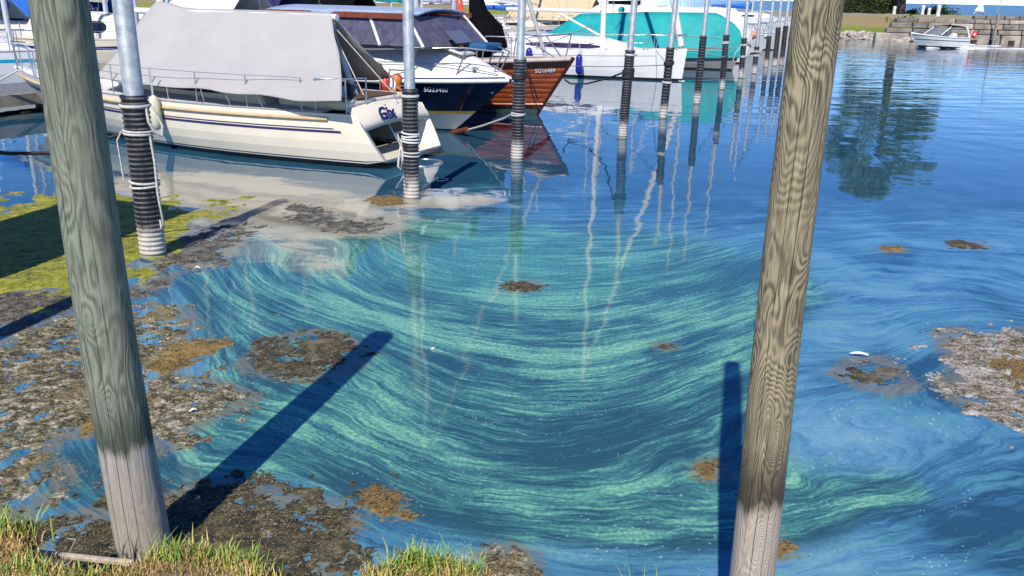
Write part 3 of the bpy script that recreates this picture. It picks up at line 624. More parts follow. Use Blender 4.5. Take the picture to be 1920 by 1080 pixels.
while x < 34:
    w_ = random.uniform(.7, 1.5); MB().box((x + w_ / 2, .85, zc + .13), (w_ - .06, .7, random.uniform(.2, .34)), random.uniform(-.05, .05), tap=.92).build('coping_stone', SB[3], wall, bevel=.05); x += w_
MB().box((17.5, .72, .45), (34, .7, 1.8)).build('core', paint('mortar', (.06, .055, .05), .9), wall)
for k in range(7): MB().box((4.6 + k * 1.35 + random.random() * .2, -.1, .12), (.4, .22, .22)).build('fender_block', paint('fender_dark', (.05, .035, .025), .9), wall)
o = MB().box((0, 0, 1.0), (.16, .16, 2.3)).build('timber_pile', paint('timber_grey', (.30, .26, .21), .8), None, bevel=.02); q = ray(1862, 86, 65.2); o.location = (float(q[0]), 65.3, 0); tag(o, 'grey timber pile standing against the stone wall', 'pile')
# hedge
q0 = ray(1577, 27, 100); q1 = ray(1672, 27, 100)
hd = thing('hedge', 'clipped dark green hedge on the far shore', 'hedge', (float((q0[0] + q1[0]) / 2), 100, 1.5)); hw = float(q1[0] - q0[0]) / 2
def hc():
    while True:
        p = RNG.uniform(-1, 1, 3)
        if np.max(np.abs(p)) > .72: return (p[0] * hw, p[1] * 1.2, .85 + p[2] * .85 + RNG.normal(0, .05))
leafy('foliage', hc, 5200, .13, LF_D, hd); leafy('new_shoots', hc, 900, .12, LF_M, hd)
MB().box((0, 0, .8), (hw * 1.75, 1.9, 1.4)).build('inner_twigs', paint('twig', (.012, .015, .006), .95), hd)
def tree(label, x, y, z0, H, crown_r, trunk_r, n, lf, lean=0., zlow=.24, ls=.3):
    th = thing('tree', label, 'tree', (x, y, z0)); mb = MB(); limbs = []
    mb.tube([(0, 0, -.3), (lean * .15, 0, H * .12), (lean * .5, .0, H * .35), (lean, 0, H * .75)], [trunk_r * 1.5, trunk_r, trunk_r * .75, trunk_r * .2], 10)
    for i in range(16):
        a = i * 2.4 + random.random(); z = H * random.uniform(.2, .6); L = crown_r * random.uniform(.55, .95); e_ = Vector((math.cos(a) * L, math.sin(a) * L, z + H * random.uniform(.05, .22)))
        mb.tube([(lean * z / H, 0, z), tuple(Vector((lean * z / H, 0, z)).lerp(e_, .5) + Vector((0, 0, .4))), tuple(e_)], [trunk_r * .35, trunk_r * .2, trunk_r * .06], 6); limbs.append(e_)
    mb.build('trunk', BARK, th)
    cl = []
    for i in range(62):
        z = H * (zlow + (1 - zlow) * random.random() ** .9); f_ = math.sin(math.pi * min(1, max(.12, ((z / H) - zlow) / (1 - zlow))) ** .8) ** .6; a = random.random() * 6.28; r = crown_r * f_ * math.sqrt(random.random())
        cl.append((r * math.cos(a), r * math.sin(a), z, random.uniform(.09, .19) * crown_r))
    cl += [(e.x, e.y, e.z, crown_r * .16) for e in limbs]
    def cf():
        c = cl[RNG.integers(len(cl))]; d = RNG.normal(size=3); d /= np.linalg.norm(d); k = c[3] * RNG.uniform(.5, 1.) ** .5 * 1.25
        return (c[0] + d[0] * k, c[1] + d[1] * k, c[2] + d[2] * k * .75)
    leafy('crown', cf, n, ls, lf, th); return th
q = ray(1683, 28, 99); tree('tall broadleaf tree on the far shore whose trunk rises past the hedge', float(q[0]), 99, 1.5, 18.2, 6.4, .52, 15000, LF_M, .6, .16, .26)
for lab, x0, x1, y0, Y, m_ in (('dark shrub behind the white bollards', 1722, 1790, 12, 104, LF_D), ('small round shrub left of the bollards', 1700, 1718, 20, 103, LF_D), ('green weeds growing on the shore slope', 1672, 1740, 34, 72.5, LF_G)):
    a, b = ray(x0, 28, Y), ray(x1, 28, Y); zt = ray((x0 + x1) / 2, y0, Y)[2]; zb_ = 1.4 if Y > 90 else .8; th = thing('shrub', lab, 'shrub', (float(a[0] + b[0]) / 2, Y, zb_)); wx = float(b[0] - a[0]) / 2; hz = max(.3, zt - zb_)
    def sf(): 
        p = RNG.normal(size=3) * .42; return (p[0] * wx, p[1] * 1., abs(p[2]) * hz)
    leafy('foliage', sf, 1500, .15, m_, th); MB().tube([(0, 0, -.1), (0, 0, hz * .5)], .05, 6).build('stem', BARK, th)
for k, (xp, yb, hh) in enumerate(((1729, 27, .85), (1741, 28, .65), (1758, 31, .9), (1676, 26, .7))):
    q = ray(xp, yb, 73 if k == 2 else 88); lab = ('tallest white bollard on the grass before the dark shrub', 'short white bollard right of the tallest one', 'white bollard at the end of the stone wall', 'white bollard beside the tree trunk')[k]
    o = MB().lathe([(.17, -.1), (.15, hh * .7), (.17, hh * .75), (.13, hh), (.05, hh + .04)], 12).build('bollard', paint('bollard_white', (.78, .76, .72), .6)); o.location = tuple(map(float, q)); tag(o, lab, 'bollard', 'white bollards on the far shore')
q = ray(1869, 30, 70); th = thing('lamp_post', 'thin lamp post behind the stone wall', 'lamp post', (float(q[0]), 70, 1.6)); MB().tube([(0, 0, 0), (.05, 0, 1.4), (.18, 0, 3.4)], .035, 8).build('pole', GALV, th); MB().box((.25, 0, 3.42), (.35, .14, .08)).build('lamp_head', ROPE_K, th)
# far sailing dinghy
q = at(1836, 25.5); th = thing('sailing_dinghy', 'tiny white sail far out on the lake', 'sailboat', (float(q[0]), float(q[1]), 0)); SAIL = paint('sail_white', (.85, .85, .84), .7)
MB().grid([[(-1.6 + 3.2 * i / 8, s * .6 * math.sin(math.pi * min(1, (i + 1.2) / 9.5)), z) for i in range(9)] for s, z in ((-1, .45), (-.6, 0), (.6, 0), (1, .45))]).build('hull', SAIL, th)
MB().tube([(.3, 0, .3), (.3, 0, 5.)], .05, 6).build('mast', SAIL, th); MB().add([(.25, 0, .8), (-1.5, .3, .8), (-.6, .25, 2.6), (.25, 0, 4.9)], [(0, 1, 2, 3)]).build('mainsail', SAIL, th, solid=.03); MB().add([(.35, 0, .7), (1.5, .1, .6), (.35, 0, 4.)], [(0, 1, 2)]).build('jib', SAIL, th, solid=.03)
# wooded shore strip behind the marina
mb = MB(); mb.grid([[(x, y, z) for x in np.linspace(-110, 1, 40)] for y, z in ((120, -.3), (122, .8), (130, 1.3), (150, 1.2), (160, -.5))]); o = mb.build('land_strip', land.data.materials[0]); tag(o, 'distant low shore behind the marina boats', 'land', kind='structure')
for k in range(9):
    x = -95 + k * 11.6 + random.uniform(-2, 2); tree(('first', 'second', 'third', 'fourth', 'fifth', 'sixth', 'seventh', 'eighth', 'ninth')[k] + ' distant broadleaf tree from the left behind the marina', x, 135 + random.uniform(-4, 6), 1.2, random.uniform(7, 12), random.uniform(4., 6.), .3, 1800, LF_M, .3, .1, .5)
# ------------------------------------------------------------------ boats: shared builders
class Hull:
    """x runs from the stern (0) to the bow (L); half breadths and sheer follow the station."""
    def __init__(s, L, B, fs, fm, fb, tr=.75, tm=.42, stem=.8, rake=0., pw=2.2, vb=.75, vs=.25, zb=-.3, x0=0., rise=0.):
        s.L, s.B, s.fs, s.fm, s.fb, s.tr, s.tm, s.stem, s.rake, s.pw, s.vb, s.vs, s.zb, s.x0, s.rise = L, B, fs, fm, fb, tr, tm, stem, rake, pw, vb, vs, zb, x0, rise
    def sheer(s, t): return s.fs * (1 - t) * (1 - 2 * t) + s.fm * 4 * t * (1 - t) + s.fb * t * (2 * t - 1)
    def plan(s, t):
        if t < s.tm: return s.tr + (1 - s.tr) * math.sin(math.pi / 2 * t / s.tm)
        return max(0., 1 - ((t - s.tm) / (1 - s.tm)) ** s.pw)
    def zbt(s, t): return s.zb + s.rise * max(0., 1 - t / .3) ** 1.5
    def q(s, t, z): return (z - s.zb) / (s.sheer(t) - s.zb)
    def y(s, t, z):
        q = min(1, max(0, s.q(t, z))); v = s.vs + (s.vb - s.vs) * max(0, (t - .3) / .7) ** 1.5
        return s.B / 2 * s.plan(t) * (1 - v * (1 - q) ** 2.6)
    def x(s, t, z):
        zf = max(0, min(1, z / s.sheer(t))) if z > 0 else z / s.sheer(t)
        xs = s.rake * zf; xb = s.L - s.stem * (1 - zf)
        return s.x0 + xs + t * (xb - xs)
    def p(s, t, z, side=1, out=0.): return (s.x(t, z), side * (s.y(t, z) + out), z)
    def pq(s, t, q, side=1, out=0.): return s.p(t, s.zb + (s.sheer(t) - s.zb) * q, side, out)
    def tx(s, x, z):                               # station whose point at height z lies at local x
        lo, hi = 0., 1.
        for _ in range(30):
            mid = (lo + hi) / 2
            if s.x(mid, z) < x: lo = mid
            else: hi = mid
        return lo
    def shell(s, bands, n=36, top=5, t0=0.):        # bands: absolute heights that split colours
        mb = MB(); ts = [t0 + (1 - t0) * (1 - (1 - i / n) ** 1.35) for i in range(n + 1)]
        for side in (1, -1):
            rows = []
            for t in ts:
                zs = [s.zb] + list(bands); last = zs[-1]; sh = s.sheer(t); zs += [last + (sh - last) * k / top for k in range(1, top + 1)]
                zk = s.zbt(t); rows.append([s.p(t, max(z, zk + .004 * j_), side) for j_, z in enumerate(zs)])
            k = len(rows[0])
            for j in range(k - 1):
                mb.grid([[r[j] for r in rows], [r[j + 1] for r in rows]] if side > 0 else [[r[j + 1] for r in rows], [r[j] for r in rows]], mi=min(j, len(bands)))
        return mb
    def transom(s, mb, mi=0, inset=0., zlo=None, zhi=None):
        zlo = s.zb if zlo is None else zlo; zhi = s.sheer(0) if zhi is None else zhi; rows = []
        for i in range(7):
            z = zlo + (zhi - zlo) * i / 6; x = s.x(0, z) + inset; y = s.y(0, z) - .03 * (inset > 0); rows.append([(x, y * (1 - 2 * j / 6), z) for j in range(7)])
        mb.grid(rows, mi=mi); return mb
    def deck(s, camber=.06, n=30, t0=0., t1=1., drop=.0, out=0.):
        mb = MB(); rows = []
        for i in range(n + 1):
            t = t0 + (t1 - t0) * i / n; z = s.sheer(t) - drop; y = s.y(t, z) + out; x = s.x(t, z); rows.append([(x, y * k, z + camber * (1 - k * k)) for k in (1, .75, .4, 0, -.4, -.75, -1)])
        return mb.grid(rows)
    def line(s, z0, z1, t0, t1, side=1, out=.006, n=30, rel=False):   # painted band as a thin strip on the side
        a = []; b = []
        for i in range(n + 1):
            t = t0 + (t1 - t0) * i / n; sh = s.sheer(t) if rel else 0
            a.append(s.p(t, sh + z0, side, out)); b.append(s.p(t, sh + z1, side, out))
        return [a, b] if side > 0 else [b, a]
    def rail(s, dz, out, t0, t1, side=1, n=26): return [s.p(t0 + (t1 - t0) * i / n, s.sheer(t0 + (t1 - t0) * i / n) + dz, side, out) for i in range(n + 1)]
WHITE = paint('gelcoat_white', (.80, .79, .77), .28, var=.06, dirt=.06, scale=2.); CREAM = paint('gelcoat_cream', (.80, .725, .585), .28, var=.05, dirt=.06, scale=1.5)
BOOT = paint('boot_black', (.012, .012, .014), .4, var=.3); NAVY = paint('hull_navy', (.006, .008, .035), .15, var=.3); BLUE = paint('stripe_blue', (.02, .03, .22), .35)
STEEL = paint('stainless', (.55, .56, .58), .25, .8, var=.1); ALU = paint('mast_alu', (.62, .63, .64), .4, .25, var=.08); ALUW = paint('mast_white', (.78, .77, .74), .4, var=.08)
DECK = paint('deck_white', (.72, .71, .68), .6, var=.1, scale=8); TEAK = paint('deck_teak', (.34, .29, .26), .75, var=.2, scale=20); GLASS = paint('window_dark', (.012, .012, .016), .08, var=.2); GLASSP = paint('window_plum', (.045, .03, .075), .1, var=.4)
TARP = paint('tarp_grey', (.40, .388, .378), .75, var=.05, scale=1.2, bump=.25, bscale=5., dirt=.05); TEAL = paint('cover_teal', (.004, .33, .33), .7, var=.14, scale=1.5, bump=.5, bscale=4.)
CB = paint('cover_blue', (.01, .12, .50), .7, var=.2); CN = paint('cover_navy', (.012, .012, .09), .75, var=.3); CK = paint('cover_black', (.004, .004, .006), .9, var=.3, bump=.4, bscale=6, Specular_IOR_Level=.08); CW = paint('cover_white', (.72, .70, .66), .75, var=.1, bump=.3, bscale=4); CBG = paint('cover_beige', (.60, .46, .28), .75, var=.12); GREYC = paint('cover_lightgrey', (.50, .51, .53), .7, var=.1, bump=.2, bscale=5)
ORG = paint('orange_plastic', (.80, .20, .015), .4, var=.1); REDC = paint('cloth_orange_red', (.80, .09, .03), .7, var=.15, bump=.4, bscale=8); YEL = paint('yellow_plastic', (.75, .55, .02), .5); FEND = paint('fender_blue', (.02, .02, .30), .35); FENDW = paint('fender_cream', (.72, .66, .48), .45); TAN = paint('rubbing_strake', (.58, .42, .24), .5); GREYH = paint('hull_grey', (.25, .25, .24), .4, var=.1); YLW = paint('stripe_yellow', (.72, .48, .07), .4); PALEH = paint('hull_palegrey', (.62, .62, .62), .3, var=.05); BROWN = paint('trim_mahogany', (.22, .055, .025), .35, var=.25)
def rz_of(d): return math.atan2(d[1], d[0])
def tubes(name, mat_, parent, segs, r=.012, n=6):
    mb = MB()
    for s_ in segs: mb.tube(s_, r, n)
    return mb.build(name, mat_, parent)
def cabin(parent, x0, x1, w0, w1, z0, h, mat_, slope_f=.5, slope_a=.1, side=.12, win=None, winmat=None, name='cabin', n=14, cam=.05):
    """coachroof lofted along x; windows set into the sides"""
    mb = MB(); rows = []; prof = []
    for i in range(n + 1):
        t = i / n; x = x0 + (x1 - x0) * t; w_ = w0 + (w1 - w0) * t; f_ = min(1, (x - x0) / max(slope_a, .01), (x1 - x) / max(slope_f, .01)); hh = h * max(0., math.sin(math.pi / 2 * max(0, f_))) if f_ < 1 else h
        prof.append((x, w_, hh)); zz = z0; rows.append([(x, w_, zz - .05), (x, w_ - side * hh / h, zz + hh * .85), (x, (w_ - side) * .7, zz + hh), (x, 0, zz + hh + cam * hh / h), (x, -(w_ - side) * .7, zz + hh), (x, -(w_ - side * hh / h), zz + hh * .85), (x, -w_, zz - .05)])
    mb.grid(rows, smooth=False); mb.add(rows[0], [tuple(range(7))[::-1]]); mb.add(rows[-1], [tuple(range(7))]); c = mb.build(name, mat_, parent)
    for (xa, xb, za, zb_) in (win or []):
        for sg in (1, -1):
            pts = []
            for i in range(9):
                x = xa + (xb - xa) * i / 8; t = (x - x0) / (x1 - x0); w_ = w0 + (w1 - w0) * t; e_ = min(1, 4 * i / 8, 4 * (8 - i) / 8) ** .5; mz = (za + zb_) / 2; hf = (zb_ - za) / 2 * (.35 + .65 * e_)
                pts.append([(x, sg * (w_ - side * ((mz - hf) / .85 / h) * 1 + .012), z0 + mz - hf), (x, sg * (w_ - side * ((mz + hf) / .85 / h) + .012), z0 + mz + hf)])
            m2 = MB(); m2.grid([[p[0] for p in pts], [p[1] for p in pts]] if sg < 0 else [[p[1] for p in pts], [p[0] for p in pts]], smooth=False); m2.build('window', winmat or GLASS, c)
    return c
def lifelines(parent, H, t0, t1, n, hh=.6, sides=(1, -1), r=.010):
    for sg in sides:
        ts = [t0 + (t1 - t0) * i / (n - 1) for i in range(n)]
        for t in ts:
            a = H.p(t, H.sheer(t), sg, -.05); tubes('stanchion', STEEL, parent, [[a, (a[0], a[1], a[2] + hh)]], r * 1.3)
        for k in (1., .5):
            pts = []
            for t in ts: a = H.p(t, H.sheer(t), sg, -.05); pts.append((a[0], a[1], a[2] + hh * k))
            tubes('lifeline', STEEL, parent, [pts], r * .6, 5)
def pulpit(parent, H, t=.86, hh=.6, r=.016, name='pulpit'):
    a = [H.p(t, H.sheer(t), s_, -.05) for s_ in (1, -1)]; b = H.p(.985, H.sheer(.985), 1, -.02); tip = (b[0] + .1, 0, b[2] + hh)
    m1 = [(a[0][0], a[0][1], a[0][2] + hh), ((a[0][0] + tip[0]) / 2, a[0][1] * .72, a[0][2] + hh), tip, ((a[1][0] + tip[0]) / 2, a[1][1] * .72, a[1][2] + hh), (a[1][0], a[1][1], a[1][2] + hh)]
    tubes(name, STEEL, parent, [m1, [(a[0][0] - .1, a[0][1], a[0][2]), m1[0]], [(a[1][0] - .1, a[1][1], a[1][2]), m1[4]], [(tip[0] - .25, .12, b[2]), m1[1]], [(tip[0] - .25, -.12, b[2]), m1[3]], [(b[0] - .05, 0, b[2]), tip]], r)
def mast(parent, x, z0, z1, r=.06, mat_=None, spreads=(.45, .72), sp=.75, fore=None, aft=None, chain=None, tilt=0.):
    mat_ = mat_ or ALU; mt = MB().tube([(x, 0, z0), (x - tilt, 0, z1)], r, 12).build('mast', mat_, parent)
    for s_ in spreads:
        z = z0 + (z1 - z0) * s_; xx = x - tilt * s_; MB().tube([(xx - .08, sp, z + .05), (xx, 0, z), (xx - .08, -sp, z + .05)], .022, 6).build('spreader', mat_, mt)
    segs = []
    if fore: segs.append([fore, (x - tilt, 0, z1)])
    if aft: segs.append([(x - tilt, 0, z1), aft])
    if chain:
        for sg in (1, -1):
            zs = z0 + (z1 - z0) * spreads[0]; segs.append([(x - .1, sg * chain, z0 - .1), (x - .08 - tilt * spreads[0], sg * sp, zs + .05), (x - tilt, 0, z1)])
    if segs: tubes('rigging', STEEL, mt, segs, .009, 5)
    return mt
def boom(parent, xa, xb, z, r=.06, mat_=None, cover=None, sag=0., cr=.15):
    MB().tube([(xa, 0, z), (xb, 0, z - sag)], r, 10).build('boom', mat_ or ALU, parent)
    if cover:
        pts = [(xa + (xb - xa) * i / 10, .0, z + .1 - sag * i / 10) for i in range(11)]; MB().tube(pts, [cr * (1.35 - .75 * i / 10) for i in range(11)], 12).build('sail_cover', cover, parent)
def fender(label, P, L=.62, r=.12, mat_=None, top=.25):
    th = thing('fender', label, 'fender', P); MB().lathe([(.02, -L / 2), (r * .6, -L / 2 + .03), (r, -L / 2 + .12), (r, L / 2 - .12), (r * .6, L / 2 - .03), (.02, L / 2)], 14).build('body', mat_ or FEND, th); MB().tube([(0, 0, L / 2 - .02), (0, 0, L / 2 + top)], .012, 6).build('lanyard', ROPE_W, th); return th
def rope(label, pts, r=.016, mat_=None, sag=0., n=14):
    P = [Vector(p) for p in pts]
    if len(P) == 2 and sag: P = [P[0].lerp(P[1], i / n) - Vector((0, 0, sag * 4 * (i / n) * (1 - i / n))) for i in range(n + 1)]
    o = MB().tube([tuple(p) for p in P], r, 6).build('mooring_rope', mat_ or ROPE_W); return tag(o, label, 'rope')
# ------------------------------------------------------------------ the cream sailing boat with the grey tent
gd = EA - .05 * EN; gd /= np.linalg.norm(gd); gO = M(1.1 * 2.8 / 2.2, 1.8 * 2.8 / 2.2); gx_ = thing('sailing_boat', 'cream sailing boat under a grey tarpaulin tent in the foreground', 'sailboat', gO, rz_of(gd))
def gw(x, y, z): return (gO[0] + gd[0] * x - gd[1] * y, gO[1] + gd[1] * x + gd[0] * y, z)
G = Hull(10.75, 3.0, .90, .90, 1.04, tr=.68, tm=.42, stem=1.25, rake=.55, pw=2.0, vb=.5, vs=.36, x0=.10, rise=.44)
mb = G.shell((.02, .085, .105, .125)); hullG = mb.build('hull', [BOOT, BOOT, WHITE, BOOT, CREAM], gx_)
zt_ = .63
G.transom(MB(), 0, .42, .16, zt_).build('transom', CREAM, gx_)
rows = [[(G.x(0, .16), G.y(0, .16) * k, .16) for k in (1, .5, 0, -.5, -1)], [(G.x(0, .12) + .02, G.y(0, .12) * k, .12 - .05 * (1 - k * k)) for k in (1, .5, 0, -.5, -1)], [(1.8, .6 * k, -.08) for k in (1, .5, 0, -.5, -1)]]
MB().grid(rows[::-1]).build('stern_counter', CREAM, gx_)
a = G.x(0, .16); MB().grid([[(a + .005, G.y(0, .16) * k, .16) for k in (1, .5, 0, -.5, -1)], [(a + .85, G.y(0, .16) * k, .175) for k in (1, .5, 0, -.5, -1)]][::-1]).build('bathing_step', CREAM, gx_)
mb = MB(); rows = []
for z, ox in ((zt_ - .02, .05), (zt_, -.012), (zt_ + .12, -.02), (G.sheer(0) - .02, .03), (G.sheer(0) + .05, .22)): rows.append([(G.x(0, min(z, .97)) + ox, (G.y(0, min(z, .97)) - .0) * k, z + .07 * (1 - k * k)) for k in (1, .8, .4, 0, -.4, -.8, -1)])
mb.grid(rows); npanel = mb.build('name_panel', CREAM, gx_)
for sg in (1, -1):
    mb = MB(); rr = []
    for i in range(8):
        z = .16 + (zt_ - .16) * i / 7; rr.append([(G.x(0, z), sg * G.y(0, z), z), (G.x(0, z) + .02, sg * (G.y(0, z) - .10), z), (G.x(0, z) + .5, sg * (G.y(0, z) - .12), z)])
    mb.grid(rr if sg > 0 else [r[::-1] for r in rr]).build('quarter_wing', CREAM, gx_)
nx = Vector((0, -1, 0)); zc = (zt_ + G.sheer(0)) / 2 + .02; xs0 = G.x(0, zt_) ; xs1 = G.x(0, .95); sl = Vector((xs1 - xs0, 0, .95 - zt_)).normalized()
LETB = paint('letter_navy', (.012, .018, .12), .4); LETW = paint('letter_white', (.62, .66, .72), .5); LETK = paint('letter_grey', (.08, .08, .10), .5)
text_mesh('name_lettering', 'Gix', .31, LETB, gx_, frame((G.x(0, zc) - .07, .32, zc + .07), nx, sl), .004, .012)
text_mesh('port_lettering', '8078', .12, LETK, gx_, frame((G.x(0, .1) - .03, -.42, .125), nx, Vector((.3, 0, .9))), .003)
tubes('swim_ladder', STEEL, gx_, [[(.30, y_, .16), (.62, y_, .62), (.7, y_, .98)] for y_ in (.12, -.28)] + [[(.36 + .09 * k, .12, .24 + .12 * k), (.36 + .09 * k, -.28, .24 + .12 * k)] for k in range(3)], .018)
G.deck(.07, t0=.06).build('deck', DECK, gx_); MB().grid([[p for p in G.rail(-.0, -.02, .10, .97)], [p for p in G.rail(.012, -.34, .10, .97)]][::-1]).build('side_deck', paint('side_deck_grey', (.40, .39, .40), .7), gx_)
for sg in (1, -1):
    MB().tube(G.rail(-.095, .012, .055, .985, sg), .034, 8).build('rubbing_strake', TAN, gx_)
    mb = MB(); mb.grid(G.line(-.315, -.275, .045, .98, sg, rel=True)); mb.grid(G.line(-.255, -.238, .055, .98, sg, rel=True)); mb.build('hull_stripe', paint('stripe_violet', (.03, .02, .11), .4), gx_)
    MB().tube(G.rail(.02, -.02, .06, .99, sg), .018, 6).build('toe_rail', paint('toe_rail_grey', (.38, .39, .42), .5, .5), gx_)
cabin(gx_, 2.6, 8.0, .98, .55, .92, .40, CREAM, 2.2, .15, .14, [(3.2, 6.4, .10, .27)], GLASS)
mb = MB(); mb.box((1.65, 0, 1.0), (1.5, 1.8, .16)); mb.build('cockpit_coaming', CREAM, gx_, bevel=.05); MB().box((1.6, 0, 1.085), (1.35, 1.2, .03)).build('cockpit_well', paint('cockpit_brown', (.10, .06, .04), .7), gx_)
tubes('steering_wheel', STEEL, gx_, [ring_pts((0, 0), .34, 0, 20)], .014) ; o = gx_.children[-1]; o.location = (1.25, .0, 1.2); o.rotation_euler = (0, R_(80), 0)
MB().box((1.45, .05, 1.02), (.18, .22, .5)).build('binnacle', LETK, gx_, bevel=.03)
for k, (x_, y_) in enumerate(((1.1, .8), (1.9, .85), (1.2, -.85))): MB().lathe([(.09, 0), (.09, .06), (.05, .08), (.075, .17), (.02, .18)], 12, (x_, y_, 1.14)).build('winch', STEEL, gx_)
lifelines(gx_, G, .10, .93, 9, .56, (1, -1))
st = [G.p(t, G.sheer(t), sg, -.06) for sg in (1, -1) for t in (.02, .075)]
up = lambda p, h: (p[0], p[1], p[2] + h)
for sg, a_, b_, yy in ((1, st[0], st[1], .45), (-1, st[2], st[3], -.42)):
    tubes('pushpit', STEEL, gx_, [[a_, up(a_, .55)], [b_, up(b_, .55)], [up(b_, .55), up(a_, .56), (a_[0] - .02, yy, a_[2] + .54), (a_[0], yy, a_[2])], [up(b_, .27), up(a_, .28)]], .015)
pulpit(gx_, G)
mast(gx_, 6.75, 1.3, 12.5, .075, ALU, (.5,), .8, None, None, None)
MB().tube([(1.72, 0, 2.38), (6.7, 0, 2.38)], .06, 10).build('boom', ALUW, gx_)
MB().tube([(1.76, 0, 1.95), (1.36, .05, 1.05)], [.045, .06], 10).build('boom_crutch', ALUW, gx_); tubes('mainsheet', ROPE_W, gx_, [[(1.85, 0, 2.35), (1.5, .05, 1.4), (1.36, .08, 1.1)], [(1.8, 0, 2.34), (1.75, 0, 1.9)], [(1.95, 0, 2.36), (.95, -.5, 1.1)], [(1.95, 0, 2.36), (1.15, .1, 1.1)]], .010)
# tarpaulin: near panel, far panel
def panel(ridge, low, n=26, m_=16, sag=.06, seed=0., sgn=1, scal=.03):
    rows = []
    for j in range(m_ + 1):
        v = j / m_; r = []
        for i in range(n + 1):
            u_ = i / n; a = ridge(u_); b = low(u_); p = [a[k] + (b[k] - a[k]) * v for k in range(3)]
            f_ = 4 * v * (1 - v); w_ = (float(fbm(np.array([u_ * 7 + seed]), np.array([v * 2.5 + seed]), 3)[0]) - .5) * f_ * .16 + .012 * math.sin(u_ * 21 + v * 4 + seed) * v
            fold = sum(.045 * math.exp(-((u_ - c_ - (v - .8) * k_) / .012) ** 2) * max(0, v - .62) for c_, k_ in ((.18, .5), (.36, -.45), (.43, .3), (.63, .5), (.8, -.3))); w_ += fold; p[1] += sgn * (-sag * f_ + w_); p[2] += -scal * math.sin(u_ * math.pi * 4) ** 2 * v ** 4; r.append(tuple(p))
        rows.append(r)
    return rows
lerp = lambda a, b, u_: tuple(a[k] + (b[k] - a[k]) * u_ for k in range(3))
def curve(pts):
    def f(u_):
        k = u_ * (len(pts) - 1); i = min(int(k), len(pts) - 2); return lerp(pts[i], pts[i + 1], k - i)
    return f
rid = curve([(1.86, 0, 2.46), (2.9, 0, 2.46), (3.9, 0, 2.46), (4.9, 0, 2.45), (5.4, 0, 2.47), (5.8, 0, 2.55), (6.1, 0, 2.56), (6.35, 0, 2.42)])
lowN = curve([(.63, 1.42, 1.17), (1.5, 1.45, 1.13), (2.3, 1.47, 1.17), (3.1, 1.48, 1.16), (3.7, 1.48, 1.20), (4.67, 1.46, 1.16), (5.5, 1.43, 1.17), (6.45, 1.33, 1.22)])
lowF = curve([(1.45, -1.25, 1.28), (2.3, -1.42, 1.17), (3.1, -1.45, 1.16), (4.67, -1.45, 1.16), (6.0, -1.38, 1.22)])
mb = MB(); mb.grid(panel(rid, lowN, 80, 26, .07, 1.3, 1, .02)); tp_ = mb.build('tarpaulin', TARP, gx_, solid=.008)
mb = MB(); mb.grid(panel(rid, lowF, 26, 14, .03, 5.1, -1, .02)[::-1]); mb.build('tarpaulin_far_panel', TARP, gx_, solid=.008)
rows = panel(curve([(6.35, 0, 2.42), (6.34, 0, 2.40)]), curve([(6.45, 1.33, 1.22), (6.95, .4, 1.35)]), 4, 10, .05, 2.2); MB().grid(rows).build('tarpaulin_front', TARP, gx_, solid=.008)
MB().tube([lowN(i / 40)[:2] + (lowN(i / 40)[2] + .0 - .02 * math.sin(i / 40 * math.pi * 4) ** 2,) for i in range(41)], .012, 6).build('tarpaulin_hem', TARP, gx_)
for u_ in (.02, .16, .3, .42, .55, .68, .82, .97):
    a = lowN(u_); t_ = G.tx(a[0], .9); b = G.p(t_, G.sheer(t_), 1, -.04); tubes('tarpaulin_lashing', ROPE_W, gx_, [[a, b]], .006, 5)
MB().grid([[(2.05, -1.05, 1.62), (1.55, -1.03, 1.55)], [(2.05, -1.12, 1.46), (1.52, -1.12, 1.40)]]).build('tarpaulin_window', GLASS, gx_, solid=.01)
# things on and around the cream boat
q = gw(1.33, -1.2, .80); o = MB().lathe([(.02, 0), (.12, .02), (.15, .12), (.13, .24), (.075, .31), (.085, .38), (.115, .46), (.10, .54), (.03, .57)], 16).build('rescue_container', ORG); o.location = q; tag(o, 'orange rescue container hanging on the stern rail of the cream boat', 'container')
o = MB().lathe([(.02, 0), (.07, .02), (.08, .16), (.03, .24)], 12).build('rescue_light', paint('red_plastic', (.6, .05, .03), .4)); o.location = gw(1.55, -1.15, 1.03); tag(o, 'small red rescue light beside the orange container', 'light')
q = gw(4.62, 1.62, .70); fender('cream cylindrical fender hanging from the cream hull by the nearest pile', q, .62, .10, FENDW, .5)
# ------------------------------------------------------------------ navy motor cruiser
cO = M(2.3 * 2.8 / 2.2, 4.4 * 2.8 / 2.2); cr = thing('motor_cruiser', 'white motor cruiser with navy topsides and yellow line, bow towards the piles', 'motorboat', cO, rz_of(-EA))
H = Hull(9.2, 3.05, 1.02, 1.06, 1.16, tr=.92, tm=.5, stem=1.44, rake=-.1, pw=2.3, vb=.72, vs=.12, x0=-7.76)
mb = H.shell((.05, .40, .47)); H.transom(mb, 0); mb.build('hull', [BOOT, PALEH, YLW, NAVY], cr)
for sg in (1, -1):
    MB().tube(H.rail(.0, .02, 0, .995, sg), .05, 8).build('gunwale', WHITE, cr)
    mb = MB(); mb.grid(H.line(.045, .075, 0, .99, sg, .05, rel=True)); mb.build('blue_line', BLUE, cr)
rows = []
for i in range(25):
    t_ = .25 + .75 * i / 24; x_ = H.x(t_, H.sheer(t_)); z_ = H.sheer(t_) + .04; y_ = H.y(t_, 2); top = np.interp(x_, [-7, -1.2, -.2, .5, 1.0, 1.44], [.70, .70, .62, .42, .18, .02]); rows.append([(x_, y_ * k, z_ + top * (1 - abs(k) ** 2.2) ** .8) for k in (1, .95, .85, .6, .3, 0, -.3, -.6, -.85, -.95, -1)])
MB().grid(rows).build('foredeck', WHITE, cr)
